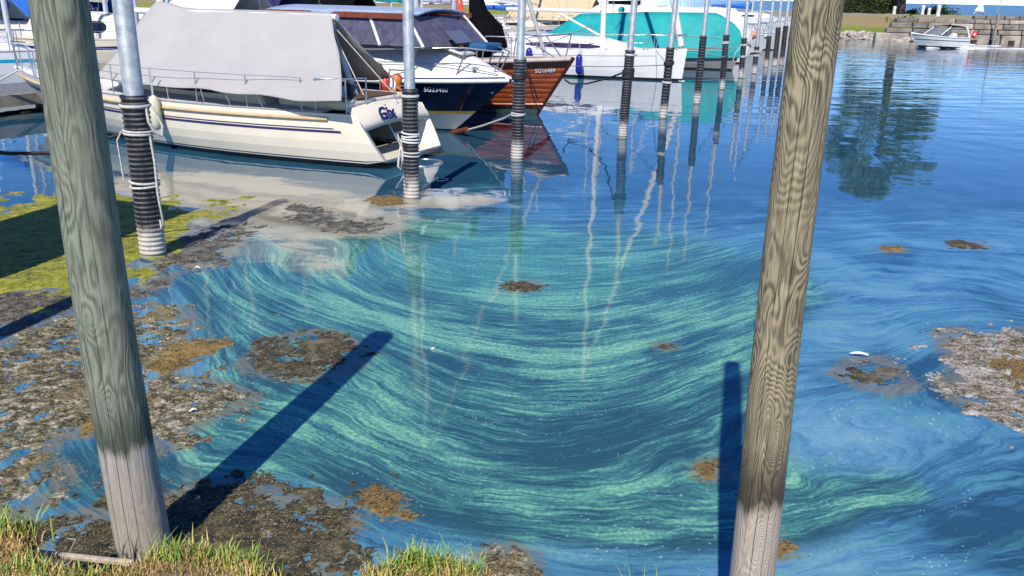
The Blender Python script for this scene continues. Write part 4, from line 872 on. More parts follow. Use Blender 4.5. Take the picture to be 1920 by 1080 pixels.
for sg in (1, -1): tubes('deck_groove', paint('groove_grey', (.35, .35, .36), .6), cr, [[(x_, sg * np.interp(x_, [-4, -1, .6, 1.3], [1.18, 1.1, .55, .1]), np.interp(x_, [-4, -1, -.2, .5, 1.0, 1.3], [1.42, 1.46, 1.46, 1.44, 1.33, 1.25])) for x_ in np.linspace(-4, 1.2, 20)]], .012)
MB().box((.15, -.1, 1.72), (.7, .6, .05), Matrix.Rotation(.22, 3, 'Y')).build('hatch', PALEH, cr, bevel=.02)
# wheelhouse: corner posts, glass, roof
def glasshouse(parent, xa, xb, ya, za, zb_, fr, gl, rf, rfm, rake_f=.55, rake_a=.05, npan=3, mull=None):
    yb = ya - .18
    for sg in (1, -1):
        for k in range(npan):
            u0, u1 = k / npan, (k + 1) / npan; xb_ = lambda u_, top: (xa + (xb - xa) * u_) - (rake_f * u_ - rake_a * (1 - u_)) * top; g_ = .035
            MB().add([(xb_(u0, 0) + g_, sg * ya, za), (xb_(u1, 0) - g_, sg * ya, za), (xb_(u1, 1) - g_, sg * yb, zb_), (xb_(u0, 1) + g_, sg * yb, zb_)], [(0, 1, 2, 3) if sg < 0 else (3, 2, 1, 0)]).build('side_window', gl, parent, solid=.01)
        for k in range(npan + 1):
            u0 = k / npan; xb_ = lambda u_, top: (xa + (xb - xa) * u_) - (rake_f * u_ - rake_a * (1 - u_)) * top; MB().tube([(xb_(u0, 0), sg * ya, za), (xb_(u0, 1), sg * yb, zb_)], .035, 6).build('window_post', fr, parent)
    MB().add([(xb, -ya, za), (xb + .12, 0, za), (xb, ya, za), (xb - rake_f, yb, zb_), (xb - rake_f + .1, 0, zb_), (xb - rake_f, -yb, zb_)], [(0, 1, 4, 5), (1, 2, 3, 4)]).build('windscreen', gl, parent, solid=.01)
    rr = []
    for i in range(9):
        u_ = i / 8; x_ = xa - .1 + (xb - rake_f + .25 - xa) * u_; e_ = .75 + .25 * math.sin(math.pi * min(1, max(0, .15 + u_ * .8))); rr.append([(x_, (yb + .1) * k * e_, zb_ + .04 + .10 * (1 - k * k)) for k in (1, .7, .3, 0, -.3, -.7, -1)])
    MB().grid(rr).build('roof', rf, parent, solid=.05); 
    for sg in (1, -1): MB().box(((xa + xb - rake_f) / 2, sg * (yb + .07), zb_ + .01), ((xb - rake_f - xa) + .3, .05, .11)).build('roof_edge', rfm, parent)
glasshouse(cr, -4.2, .1, 1.22, 1.80, 2.36, ALUW, paint('window_violet', (.10, .095, .14), .12, var=.3), paint('roof_blue_grey', (.30, .38, .52), .6, var=.2), BROWN, .5, .0, 4)
MB().box((.28, -.2, 1.98), (.35, .6, .02), Matrix.Rotation(.7, 3, 'Y')).build('solar_panel', paint('panel_slate', (.12, .13, .19), .3), cr)
MB().box((.55, .35, 1.78), (.5, .7, .14)).build('deck_cushion', paint('cushion_blue', (.02, .10, .22), .6), cr, bevel=.04)
rt = []
for x_ in np.linspace(-5.5, 1.3, 24): rt.append((x_, -np.interp(x_, [-5.5, -1.5, 0, .8, 1.3], [1.42, 1.36, 1.0, .52, .12]), np.interp(x_, [-5.5, -1, .6, 1.3], [1.62, 1.72, 1.80, 1.72])))
segs = [rt, [(a, -b, c_) for a, b, c_ in rt]]
for k in (4, 9, 14, 18, 21, 23):
    for sg in (1, -1): p = rt[k]; segs.append([(p[0] - .25, sg * p[1] * 1.03, np.interp(p[0], [-5.5, 1.3], [1.14, 1.25])), (p[0], sg * p[1], p[2])])
tubes('bow_rail', STEEL, cr, segs, .016)
t0_ = H.tx(.02, .9); p = H.p(t0_, .94, -1, .012); p2 = H.p(t0_ + .03, .94, -1, .012); text_mesh('registration', 'SG23480', .135, LETW, cr, frame(p, Vector(p2) - Vector(p), (0, -.2, 1)), .003)
MB().tube([(1.1, -.02, 1.02), (1.0, -.05, .88), (.9, -.12, .95)], .035, 8).build('anchor', STEEL, cr); MB().lathe([(.05, 0), (.05, .12), (.07, .14)], 10, (.75, -.35, 1.28)).build('cleat', STEEL, cr)
# ------------------------------------------------------------------ varnished wooden boat
wO = M(2.1 * 2.8 / 2.2, 7.07 * 2.8 / 2.2); wb = thing('wooden_boat', 'varnished mahogany plank boat with its bow towards the piles', 'boat', wO, rz_of(-EA))
H = Hull(9.5, 2.9, 1.05, 1.12, 1.36, tr=.7, tm=.45, stem=.93, rake=-.3, pw=1.9, vb=.80, vs=.2, x0=-8.57)
t = NT('mahogany'); o_ = t.obj(); n_ = t.noise(t.scale(o_, (.6, 3, 9)), 2.2, 6, .65, .4); n2_ = t.noise(t.scale(o_, (1.5, 1, 30)), 2., 3)
t.bsdf(t.ramp(t.add(t.mul(n_, .7), t.mul(n2_, .3)), [(.3, (.13, .024, .008)), (.5, (.30, .065, .018)), (.7, (.44, .115, .03))]), .22, 0., t.bump(n2_, .1, .004), Coat_Weight=.5); MAHO = t.m
mb = H.shell((.02, .14)); mb2 = MB(); mb.build('hull', [paint('bottom_green', (.03, .06, .05), .5), paint('bottom_green2', (.055, .085, .075), .5), BOOT], wb)
NPL = 8
for sg in (1, -1):
    for k in range(NPL):
        rr = []
        for i in range(31):
            t_ = 1 - (1 - i / 30) ** 1.3; sh = H.sheer(t_) - .17; za, zb_ = .16 + (sh - .16) * (k + .04) / NPL, .16 + (sh - .16) * (k + .96) / NPL; rr.append([H.p(t_, za, sg, .004), H.p(t_, (za * 3 + zb_) / 4, sg, .016), H.p(t_, (za + zb_ * 3) / 4, sg, .016), H.p(t_, zb_, sg, .004)])
        MB().grid(rr if sg < 0 else [r[::-1] for r in rr]).build('plank', MAHO, wb)
    rr = [[H.p(i / 30, H.sheer(i / 30) - .16, sg, .02), H.p(i / 30, H.sheer(i / 30) - .0, sg, .03)] for i in range(31)]; MB().grid(rr if sg < 0 else [r[::-1] for r in rr]).build('sheer_strake', paint('sheer_dark', (.03, .014, .012), .3), wb)
    MB().tube(H.rail(.03, -.01, 0, .995, sg), .055, 8).build('gunwale', paint('gunwale_pale', (.50, .42, .38), .6, var=.15), wb); MB().tube([H.p(i / 26, .17 + .10 * (i / 26) ** 3, sg, .02) for i in range(27)], .03, 8).build('rubbing_band', MAHO, wb)
H.deck(.1, t0=.02).build('deck', paint('deck_pinkish', (.46, .38, .34), .7, var=.2, scale=12), wb)
MB().tube([(.02, 0, 0), (.96, 0, 1.42)], [.04, .05], 8).build('stem_post', paint('stem_dark', (.06, .016, .010), .3), wb)
cabin(wb, -6.2, -1.6, 1.0, .7, 1.12, .45, paint('cabin_mahogany', (.26, .11, .06), .4, var=.2), .6, .1, .08, [(-5.6, -3.9, .14, .32), (-3.6, -2.2, .14, .32)])
pulpit(wb, H, .80, .62); lifelines(wb, H, .2, .78, 6, .55)
t1_ = H.tx(.34, 1.1); p = H.p(t1_, 1.10, -1, .042); p2 = H.p(t1_ + .03, 1.115, -1, .042); text_mesh('registration', 'SG16489', .135, LETW, wb, frame(p, Vector(p2) - Vector(p), (0, -.2, 1)), .003)
MB().tube([(.22, 0, 1.40), (-3.4, 0, 10.5)], .05, 10).build('furled_forestay', paint('furler_grey', (.40, .41, .42), .5), wb); mast(wb, -3.6, 1.55, 10.6, .07, ALU, (.5,), .7, None, None, None); boom(wb, -3.7, -7.4, 2.4, .06, ALU, None)
mb = MB(); mb.tube([(-1.35, .1, 1.45), (-1.55, .1, 1.9), (-1.75, .05, 2.4), (-1.85, 0, 3.1), (-1.85, 0, 3.5)], [.42, .46, .24, .12, .05], 14); mb.build('black_sail_bag', CK, wb); MB().tube([(-2.5, .3, 1.7), (-1.9, .2, 1.62), (-1.5, .1, 1.55)], [.2, .36, .3], 12).build('black_sail_fold', CK, wb)
rr = [[(-2.9 + .05 * math.sin(j * 1.3) + .22 * i / 4 * (1 - .25 * j / 8), .9 + .10 * math.sin(i * 2.2 + j * .6), 3.3 - 1.25 * j / 8) for i in range(5)] for j in range(9)]; o = MB().grid(rr).build('orange_cloth', REDC, wb, solid=.01)
MB().tube([(-2.85, .9, 1.3), (-2.85, .9, 3.6)], .02, 6).build('flag_pole', ALUW, wb)
# ------------------------------------------------------------------ white sailing boat beyond, bow right
hO = at(1278, 152); hb = thing('sailing_boat', 'white sailing boat with plum window band and two blue fenders', 'sailboat', (float(hO[0]), float(hO[1]), 0), rz_of(-EA)); hOf = (float(hO[0]), float(hO[1]))
def hw_(x, y, z): d = -EA; return (hOf[0] + d[0] * x - d[1] * y, hOf[1] + d[1] * x + d[0] * y, z)
H = Hull(9.8, 3.15, .92, .94, 1.06, tr=.8, tm=.38, stem=.10, rake=.25, pw=1.75, vb=.45, vs=.15, x0=-9.7)
mb = H.shell((.03, .08, .10)); H.transom(mb, 3); mb.build('hull', [BOOT, BOOT, WHITE, WHITE], hb); H.deck(.07).build('deck', DECK, hb)
for sg in (1, -1):
    MB().tube(H.rail(.02, -.01, 0, .99, sg), .02, 6).build('toe_rail', paint('toe_rail_grey', (.4, .4, .42), .5), hb)
    mb = MB(); mb.grid(H.line(-.185, -.165, .02, .9, sg, .005, rel=True)); mb.build('hull_stripe', paint('stripe_grey', (.35, .34, .33), .5), hb)
cabin(hb, -6.6, -1.5, 1.12, .45, .94, .42, WHITE, 1.9, .2, .15, [(-5.9, -3.0, .07, .23)], GLASSP); cabin(hb, -6.2, -4.2, .8, .7, 1.30, .10, WHITE, .5, .3, .1, name='companion_hood')
pulpit(hb, H, .87, .55); lifelines(hb, H, .05, .85, 7, .55); mast(hb, -3.17, 1.3, 12.5, .10, ALUW, (.30, .62), .85, (-.05, 0, 1.1), (-9.4, 0, 1.0), 1.3, .1)
MB().tube([(-.12, 0, 1.2), (-3.1, 0, 12.0)], [.12, .07], 10).build('furled_genoa', CW, hb); boom(hb, -3.3, -7.3, 2.30, .075, ALUW); MB().tube([(-5.0, 0, 2.2), (-3.3, 0, 1.46)], .04, 8).build('kicker', ALUW, hb)
t1_ = H.tx(-1.65, .86); p = H.p(t1_, .86, -1, .008); p2 = H.p(t1_ + .03, .86, -1, .008); text_mesh('registration', 'SG18463', .10, paint('letter_mid', (.25, .25, .26), .5), hb, frame(p, Vector(p2) - Vector(p), (0, -.1, 1)), .003)
fender('blue fender hanging amidships on the white hull', hw_(-3.36, -1.60, .50), .72, .12, FEND, .5); fender('blue fender hanging further aft on the white hull, behind the ribbed pile', hw_(-5.35, -1.72, .75), .5, .12, FEND, .4)
tubes('rope_coil', ROPE_W, hb, [ring_pts((0, 0), .1, 0, 12)], .02); o = hb.children[-1]; o.location = (-3.12, -.1, 1.9); o.rotation_euler = (R_(90), 0, 0)
# ------------------------------------------------------------------ boat under the teal cover
tO = at(1375, 132); tb = thing('covered_boat', 'boat under a teal full length cover with grey hull showing below', 'boat', (float(tO[0]), float(tO[1]), 0), rz_of(-EA))
H = Hull(10.2, 3.2, .8, .8, .95, tr=.8, tm=.4, stem=.35, rake=.1, pw=1.9, vb=.6, vs=.15, x0=-9.9)
mb = H.shell((.06,)); H.transom(mb, 1); mb.build('hull', [BOOT, GREYH], tb)
rr = []
for i in range(37):
    x_ = -9.4 + (9.4 + .38) * i / 36; rz_ = np.interp(x_, [-9.4, -8.8, -7.2, -4, -.9, -.2, .3, .38], [1.12, 1.2, 2.08, 2.24, 2.28, 1.9, 1.4, .9]); t_ = H.tx(min(x_, .1), .6); yb = max(.06, H.y(t_, .8)) + .07; zl = np.interp(x_, [-9.4, -7.5, -2, .38], [.75, .55, .46, .52]); r = []
    for k in range(-9, 10):
        s_ = abs(k) / 9; sg = 1 if k > 0 else -1; w_ = yb * min(1, s_ * 1.28) ** .9 if s_ < .78 else yb; z_ = rz_ - (rz_ - 1.0) * (s_ / .6) ** 1.0 if s_ < .6 else 1.0 - (1.0 - zl) * (s_ - .6) / .4
        if rz_ < 1.0: z_ = rz_ + (zl - rz_) * s_
        cre = .05 * (float(fbm(np.array([x_ * 1.5 + z_ * 2.2]), np.array([z_ * 3. - x_ * .4 + k * .01]), 3)[0]) - .5) * (1 if 0 < s_ < 1 else .2); r.append((x_, sg * (w_ + cre * 1.6), z_ + cre * .6))
    rr.append(r)
MB().grid(rr).build('cover', TEAL, tb); MB().lathe([(.13, 0), (.15, .12), (.10, .2), (.02, .22)], 12, (-5.2, 0, 2.2)).build('mast_cap', TEAL, tb)
segs = [[tuple(np.array(rr[i][k]) + np.array([0, (-.02 if k < 9 else .02), 0])) for i in range(2, 34)] for k in (2, 5)]; tubes('cover_line', ROPE_W, tb, segs, .008, 5)
# ------------------------------------------------------------------ jetty behind the bows
jt = thing('floating_jetty', 'grey plank jetty running behind the bows of the moored boats', 'jetty', M(12.3, -6), rz_of(EN)); JG = paint('jetty_plank', (.17, .175, .20), .8, var=.3, scale=5, bump=.3, bscale=20); JT = paint('jetty_edge', (.38, .32, .23), .8, var=.3, scale=3)
pm = MB().box((0, 0, 0), (.285, 2.2, .05)); first = pm.build('plank', JG, jt, bevel=.006); first.location = (4.0, 1.15, .44)
for k in range(1, 34):
    o = first.copy(); sc.collection.objects.link(o); o.parent = jt; o.location = (4.0 + k * .3, 1.15 + random.uniform(-.01, .01), .44 + random.uniform(-.006, .006))
MB().box((1.9, 1.15, .44), (3.8, 2.2, .05)).build('deck_near', JG, jt); MB().box((39, 1.15, .44), (49.5, 2.2, .05)).build('deck_far', JG, jt)
MB().box((32, -.03, .34), (64, .10, .26)).build('edge_beam', JT, jt); MB().box((32, 2.33, .34), (64, .10, .26)).build('edge_beam', JT, jt)
for k in range(8): MB().box((3 + k * 8., 1.15, .05), (3.2, 2.0, .5)).build('float', paint('float_dark', (.06, .06, .07), .6), jt, bevel=.05)
# ------------------------------------------------------------------ other moored boats
def yacht(label, O, d, L=9., B=2.9, hull=None, stripe=None, mh=11., mx=.58, cover=None, canopy=None, cant=0., bim=None, cab=.42, win=None, mastm=None, z=.95, cat='sailboat', tent=None, rails=True, forestay=None, name='sailing_boat', boomz=2.1):
    th = thing(name, label, cat, O, rz_of(d), 'boats moored across the jetty'); H = Hull(L, B, z, z - .03, z + .18, tr=.8, tm=.4, stem=.9, rake=.25, pw=2.0, vb=.6, vs=.2)
    mb = H.shell((.05, .10), 22, 3); H.transom(mb, 2); mb.build('hull', [BOOT, WHITE, hull or WHITE], th); H.deck(.07, 16).build('deck', DECK, th)
    if stripe:
        for sg in (1, -1): mb = MB(); mb.grid(H.line(-.30, -.20, .02, .97, sg, .006, 18, True)); mb.build('hull_stripe', stripe, th)
    for sg in (1, -1): MB().tube(H.rail(.02, -.01, 0, .99, sg, 16), .022, 6).build('toe_rail', TAN if hull is CREAM else STEEL, th)
    if cab: cabin(th, L * .30, L * .80, B * .36, B * .16, z - .02, cab, hull if hull is CREAM else WHITE, L * .18, .12, .14, [(L * .34, L * .46, .1, .26), (L * .48, L * .6, .1, .26)] if win is None else win, GLASS, n=10)
    if rails: lifelines(th, H, .03, .84, 6, .55, (1, -1), .012); pulpit(th, H, .86)
    if mh:
        mast(th, L * mx, z + .3, mh, .075, mastm or ALU, (.45, .7), .75, (L - .1, 0, z + .2), (.1, 0, z), B * .42)
        if boomz: boom(th, L * mx - .1, L * .16, boomz, .06, mastm or ALU, cover, .0, .17)
        if forestay: MB().tube([(L - .15, 0, z + .3), (L * mx, 0, mh - .4)], [.08, .045], 8).build('furled_genoa', forestay, th)
    if canopy:                                     # spray hood or cockpit tent
        rr = []
        for i in range(9):
            u_ = i / 8; x_ = L * (.10 + .30 * u_); hh = (cant or 1.15) * math.sin(math.pi * (.18 + .70 * u_)) ** .5; rr.append([(x_, B * .40 * math.cos(math.pi * k / 10), z + .05 + hh * math.sin(math.pi * k / 10) ** .7) for k in range(11)])
        MB().grid(rr).build('cockpit_canopy', canopy, th, solid=.01)
    if bim:
        rr = [[(L * .06 + L * .26 * i / 8, B * .40 * k, z + 1.32 + .16 * math.sin(math.pi * i / 8) + .14 * (1 - k * k)) for k in (1, .6, .2, -.2, -.6, -1)] for i in range(9)]; MB().grid(rr).build('bimini', bim, th, solid=.012)
        tubes('bimini_frame', STEEL, th, [[(L * .2, sg * B * .38, z), (L * xx, sg * B * .40, z + 1.34)] for sg in (1, -1) for xx in (.07, .31)], .014)
    if tent:                                       # boom tent
        a_, b_, zz, m_ = tent; rr = [[(L * (a_ + (b_ - a_) * i / 10), B * .46 * k, zz - (zz - z - .35) * abs(k) ** 1.1) for k in (1, .75, .5, .25, 0, -.25, -.5, -.75, -1)] for i in range(11)]; MB().grid(rr, smooth=False).build('boom_tent', m_, th, solid=.01)
    return th
INW = -EA
def rowA(n, L): q = M(15.6 + L, n); return q
yacht('white boat with blue sail cover at the left picture edge', rowA(5.2, 9.5), INW, 9.5, 3., WHITE, paint('stripe_cyan', (.01, .35, .55), .4), 11, .74, CB, boomz=2.2, canopy=CK, cant=.9)
yacht('white yacht with dark windows seen between left post and nearest pile', rowA(9.4, 10), INW, 10, 3.2, CREAM, BLUE, 12, .62, CW, cab=.85, win=[(4.2, 5.6, .25, .68), (5.8, 6.9, .25, .62)], boomz=2.45, z=1.15)
yacht('white yacht behind the front of the grey tent', rowA(13.2, 10), INW, 10, 3.3, WHITE, None, 13, .5, CW, cab=.8, bim=CW, boomz=2.6, tent=(.5, .92, 3.1, CW), z=1.2)
yacht('boat with bright blue tent high behind the nearest pile', M(37.5, 14.5), INW, 10.5, 3.4, WHITE, BLUE, 13, .42, None, boomz=0, tent=(.45, .97, 3.3, CB), z=1.2)
yacht('white boat with blue boom tent behind the left wooden post', M(37, 10), INW, 10, 3.4, WHITE, BLUE, 13, .42, None, boomz=0, tent=(.4, .97, 3.2, CW), z=1.2)
yacht('boat with high navy cockpit tent behind the grey tarpaulin ridge', rowA(16.6, 10.5), INW, 10.5, 3.3, WHITE, BLUE, 13, .42, None, boomz=0, tent=(.28, .80, 3.3, CN))
yacht('boat with black canopy behind the aft end of the grey tarpaulin', rowA(20.2, 10), INW, 10, 3.3, WHITE, None, 12.5, .40, None, boomz=0, tent=(.42, .86, 3.2, CK))
yacht('white boat with bright blue cover behind the cruiser roof', rowA(24.2, 9), INW, 9, 2.9, WHITE, BLUE, 11, .55, CB, boomz=2.35)
yacht('white boat with teal sail cover behind the cruiser roof', rowA(27.6, 9), INW, 9, 2.9, WHITE, None, 12, .6, TEAL, boomz=2.4, forestay=CB)
yacht('white yacht with furled lilac cover behind the cruiser wheelhouse', rowA(30.6, 9), INW, 9, 2.9, WHITE, BLUE, 11, .6, paint('cover_lilac', (.55, .50, .66), .7), boomz=2.4)
bimb = yacht('yacht with light grey bimini above its cockpit, behind the wooden boat', M(15.2, 33.2), EA, 10, 3.2, WHITE, None, 13, .55, None, bim=GREYC, boomz=2.75)
yacht('cream boat with blue cover left of the teal cover', rowA(38.5, 8.5), INW, 8.5, 2.8, CREAM, BLUE, 11, .6, CB, boomz=1.95)
yacht('boat under a beige tent far behind the wooden boat', rowA(43, 10), INW, 10, 3.2, WHITE, None, 12, .55, None, boomz=0, tent=(.35, .95, 2.75, CBG))
yacht('white boat with blue sail cover above the teal cover', rowA(50, 9), INW, 9, 3., WHITE, BLUE, 12, .58, CB, boomz=2.2)
yacht('far white hull with upswept bow above the teal cover', rowA(55.5, 10), INW, 10, 3.2, WHITE, None, 13, .5, None, boomz=2.4, z=1.5)
yacht('far white boat with dark rigging above the teal ridge', rowA(60.5, 9), INW, 9, 3., WHITE, None, 12, .55, CK, boomz=2.3, z=1.3, forestay=CW)
yacht('far white boat with blue bow cover behind the teal end', M(16, 64), INW, 9, 3., WHITE, None, 12, .55, CB, boomz=2.2, z=1.4, forestay=CB)
for k, (a_, n_) in enumerate(((36, 14), (37, 24), (38, 31), (37, 38), (39, 45), (36, 52))):
    yacht(('far masthead boat behind the left post', 'far boat with slim mast above the grey tent', 'far boat with slim mast above the tent end', 'far boat behind the cruiser roof with pale cover', 'far boat left of the orange cloth', 'far boat behind the grey bimini')[k], M(a_, n_), INW, 8.5, 2.8, WHITE, BLUE if k % 2 else None, 10 + k * .5, .55, (CB, CW, CB, GREYC, CB, CW)[k], boomz=2.2, rails=False)
def covered(label, O, d, L, B, ridge, zl, cov, hull):
    th = thing('covered_boat', label, 'boat', O, rz_of(d), 'boats moored beyond the teal cover'); H = Hull(L, B, .85, .85, 1., tr=.8, tm=.4, stem=.3, rake=.1, pw=1.9, vb=.6, vs=.15, x0=-L + .2); mb = H.shell((.06,), 20, 3); H.transom(mb, 1); mb.build('hull', [BOOT, hull], th); rr = []
    for i in range(21):
        x_ = -L + .5 + (L - .3) * i / 20; u_ = i / 20; rz_ = ridge * min(1, .5 + u_ * 4, .55 + (1 - u_) * 5); yb = H.y(H.tx(min(x_, .1), .7), .85) + .06; rr.append([(x_, yb * (1 if abs(k) == 1 else k * 1.15), rz_ - (rz_ - zl) * abs(k) ** 1.3 + .03 * math.sin(i * 1.7 + k * 3)) for k in (1, .85, .6, .3, 0, -.3, -.6, -.85, -1)])
    MB().grid(rr).build('cover', cov, th, solid=.01); return th
covered('boat under a white full cover right of the teal one', M(2.9, 30.4), -EA, 9.5, 3.1, 2.45, .75, CW, WHITE)
yacht('white boat with flat light hard top beside the right post', M(12.2, 34.6), -EA, 9.2, 3., WHITE, None, 12, .55, None, boomz=0, cab=.75, tent=(.45, .85, 2.0, CW))
yacht('farther white sailing boat beside the right post with dark cover', M(12.5, 38.6), -EA, 9.2, 3., WHITE, BLUE, 12.5, .55, CK, boomz=2.0)
yacht('farthest white sailing boat of the row beside the right post', M(12.5, 43), -EA, 9.2, 3., CREAM, None, 12, .55, CW, boomz=2.0)
o = MB().lathe([(.02, -.2), (.16, -.12), (.2, 0), (.16, .14), (.03, .2)], 14).build('marker_buoy', paint('buoy_salmon', (.8, .28, .14), .5)); q = ray(1411, 66, 40); o.location = tuple(map(float, q)); tag(o, 'salmon round buoy hanging at the bow beside the teal cover end', 'buoy')
o = MB().box((0, 0, 0), (.5, .14, .6)).build('horseshoe_float', YEL, None, bevel=.06); q = ray(887, 52, 45); o.location = tuple(map(float, q)); tag(o, 'yellow rescue float on the rail below the grey bimini', 'float')
# ------------------------------------------------------------------ seated person on the bimini yacht
def person(label, P, rz, shirt, skin, hair):
    V = [(0, 0, 0), (0, 0, .25), (.0, 0, .45), (0, 0, .56), (.02, 0, .72), (-.0, .19, .46), (.10, .24, .22), (.32, .20, .12), (0, -.19, .46), (.10, -.24, .22), (.30, -.18, .10), (.02, .1, -.02), (.44, .12, .0), (.44, .13, -.42), (.56, .13, -.46), (.02, -.1, -.02), (.44, -.12, .0), (.44, -.13, -.42), (.56, -.13, -.46)]
    E_ = [(0, 1), (1, 2), (2, 3), (3, 4), (2, 5), (5, 6), (6, 7), (2, 8), (8, 9), (9, 10), (0, 11), (11, 12), (12, 13), (13, 14), (0, 15), (15, 16), (16, 17), (17, 18)]
    rad = [.15, .15, .14, .06, .095, .075, .05, .035, .075, .05, .035, .09, .07, .05, .04, .09, .07, .05, .04]
    me = bpy.data.meshes.new('body'); me.from_pydata(V, E_, []); o = bpy.data.objects.new('body', me); sc.collection.objects.link(o); sk = o.modifiers.new('skin', 'SKIN'); o.modifiers.new('sub', 'SUBSURF').levels = 1
    for i, v in enumerate(me.skin_vertices[0].data): v.radius = (rad[i], rad[i]); v.use_root = i == 0
    t = NT('person_cloth'); z = t.sep(t.obj())[2]; c = t.mix(t.step(z, .54, .56), shirt, skin); c = t.mix(t.step(z, .06, .03), c, (.05, .05, .07)); t.bsdf(c, .8); me.materials.append(t.m)
    th = thing('person', label, 'person', P, rz); o.parent = th; MB().lathe([(.10, .72), (.115, .78), (.09, .85), (.03, .88)], 14, (.02, 0, 0)).build('cap', paint('cap_dark', hair, .8), th); return th
q = ray(921, 72, 45); person('seated person in maroon shirt and dark cap in a cockpit', (float(q[0]), float(q[1]), float(q[2])), R_(-60), (.09, .03, .045), (.45, .27, .2), (.02, .02, .025))
# ------------------------------------------------------------------ small motorboat under way
d = np.array([-.93, -.36]); mO = (30.1, 58.3, 0); mbt = thing('motorboat', 'small white motorboat with dark canopy passing the stone wall', 'motorboat', mO, rz_of(d)); mbt.rotation_euler = (0, R_(-2.0), rz_of(d)); mbt.scale = (.8, .8, .8)
H = Hull(5.6, 2.2, .82, .78, .95, tr=.9, tm=.4, stem=1.0, rake=.1, pw=2.2, vb=.45, vs=.1); mb = H.shell((.08, .5, .57)); H.transom(mb, 1); mb.build('hull', [BOOT, WHITE, paint('line_dark', (.06, .06, .07), .4), WHITE], mbt)
H.deck(.12, t0=.5).build('foredeck', WHITE, mbt); MB().box((1.35, 0, .55), (2.5, 1.7, .04)).build('cockpit_floor', DECK, mbt); MB().box((-.35, 0, .32), (.75, 1.9, .1)).build('bathing_platform', WHITE, mbt, bevel=.04)
for y_ in (-.45, .45): MB().box((1.5, y_, .85), (.45, .5, .6)).build('seat', WHITE, mbt, bevel=.08)
for sg in (1, -1):
    MB().tube(H.rail(.03, 0, 0, .99, sg, 16), .05, 8).build('gunwale', WHITE, mbt); MB().tube([(3.3, sg * .92, .95), (2.3, sg * .82, 1.62)], .045, 6).build('screen_frame', ALUW, mbt); MB().tube([(.2, sg * .95, .85), (.55, sg * .85, 1.62)], .09, 8).build('arch_leg', WHITE, mbt)
MB().add([(3.3, .92, .95), (3.5, 0, .98), (2.45, 0, 1.62), (2.3, .82, 1.62), (3.3, -.92, .95), (2.3, -.82, 1.62)], [(0, 1, 2, 3), (1, 4, 5, 2)]).build('windscreen', paint('screen_grey', (.20, .22, .22), .1), mbt, solid=.015); MB().tube([(.55, .85, 1.62), (.58, 0, 1.68), (.55, -.85, 1.62)], .09, 8).build('arch_top', WHITE, mbt)
MB().grid([[(.6 + 1.9 * i / 6, .85 * k, 1.66 + .07 * math.sin(math.pi * i / 6) + .05 * (1 - k * k)) for k in (1, .5, 0, -.5, -1)] for i in range(7)]).build('canopy', CK, mbt, solid=.03)
MB().tube([(-.2, .5, .6), (-.55, .5, 1.5)], .02, 6).build('flag_staff', ALUW, mbt); RED = paint('flag_red', (.72, .03, .04), .7)
fl = MB().grid([[(-.56 - .62 * i / 6 + .22 * j / 4, .5 + .05 * math.sin(i * 1.1), 1.45 - .55 * j / 4 - .10 * i / 6) for i in range(7)] for j in range(5)]).build('flag', RED, mbt, solid=.01); MB().box((-.80, .53, 1.14), (.30, .035, .09)).box((-.80, .53, 1.14), (.09, .036, .28)).build('flag_cross', WHITE, fl)
# ------------------------------------------------------------------ mooring lines
def P_(x, y, z): return tuple(map(float, at(x, y, z)))
b1, b2, b3_, b4_, b5, b6, b7, b8 = [p[0] for p in PILES[:8]]
def on(b, ypx, dx=0., dy=-.13): return (float(b[0]) + dx, float(b[1]) + dy, zat(b, ypx))
rope('pale mooring line from the cream bow to the jetty at the left edge', [gw(10.6, .1, 1.02), M(12.6, .2, .5)], .018, None, .1)
rope('dark mooring line with white twist left of the left wooden post', [on(b1, 250, -.12, 0), tuple(map(float, ray(100, 287, 8.4))), tuple(map(float, ray(20, 288, 8.2))), tuple(map(float, ray(-80, 277, 8.)))], .02, ROPE_K)
rope('white rope end hanging down the right side of the nearest pile', [on(b1, 246, .15, -.05), on(b1, 300, .17, -.06), on(b1, 360, .16, -.06), on(b1, 418, .18, -.05), on(b1, 426, .15, -.05), on(b1, 410, .14, -.04)], .013)
rope('thin pale rope tail on the left side of the nearest pile', [on(b1, 246, -.14, -.06), on(b1, 262, -.20, -.05), on(b1, 335, -.19, -.05)], .010)
rope('white rope loop coiled beside the nearest pile at the cream fender', [on(b1, 200, .15, -.05), on(b1, 225, .17, -.08), on(b1, 245, .20, -.05), on(b1, 255, .26, 0), on(b1, 235, .27, .02), on(b1, 200, .2, .0)], .015)
rope('bundle of white rope between cream stern and second pile', [gw(.15, .55, .55), on(b2, 276, -.14, .02), on(b2, 284, -.16, 0), on(b2, 312, -.18, -.02), on(b2, 318, -.13, -.03), on(b2, 288, -.10, -.06), on(b2, 262, -.15, .04), on(b2, 305, -.11, 0)], .016)
rope('white line from the third pile down to the cruiser stem', [on(b3_, 214, -.1, -.05), tuple(map(float, ray(946, 222, 15.6))), tuple(map(float, ray(905, 236, 16.6))), tuple(map(float, ray(880, 243, 17.2))), tuple(map(float, cO)) ], .022)
o = MB().tube([tuple(map(float, ray(876, 243, 17.2))), tuple(map(float, ray(850, 249, 17.7)))], .06, 10).build('mooring_snubber', paint('snubber_brown', (.16, .04, .02), .4)); tag(o, 'brown rubber snubber on the line at the cruiser stem', 'snubber')
def ww(x, y, z): dd = -EA; return (wO[0] + dd[0] * x - dd[1] * y, wO[1] + dd[1] * x + dd[0] * y, z)
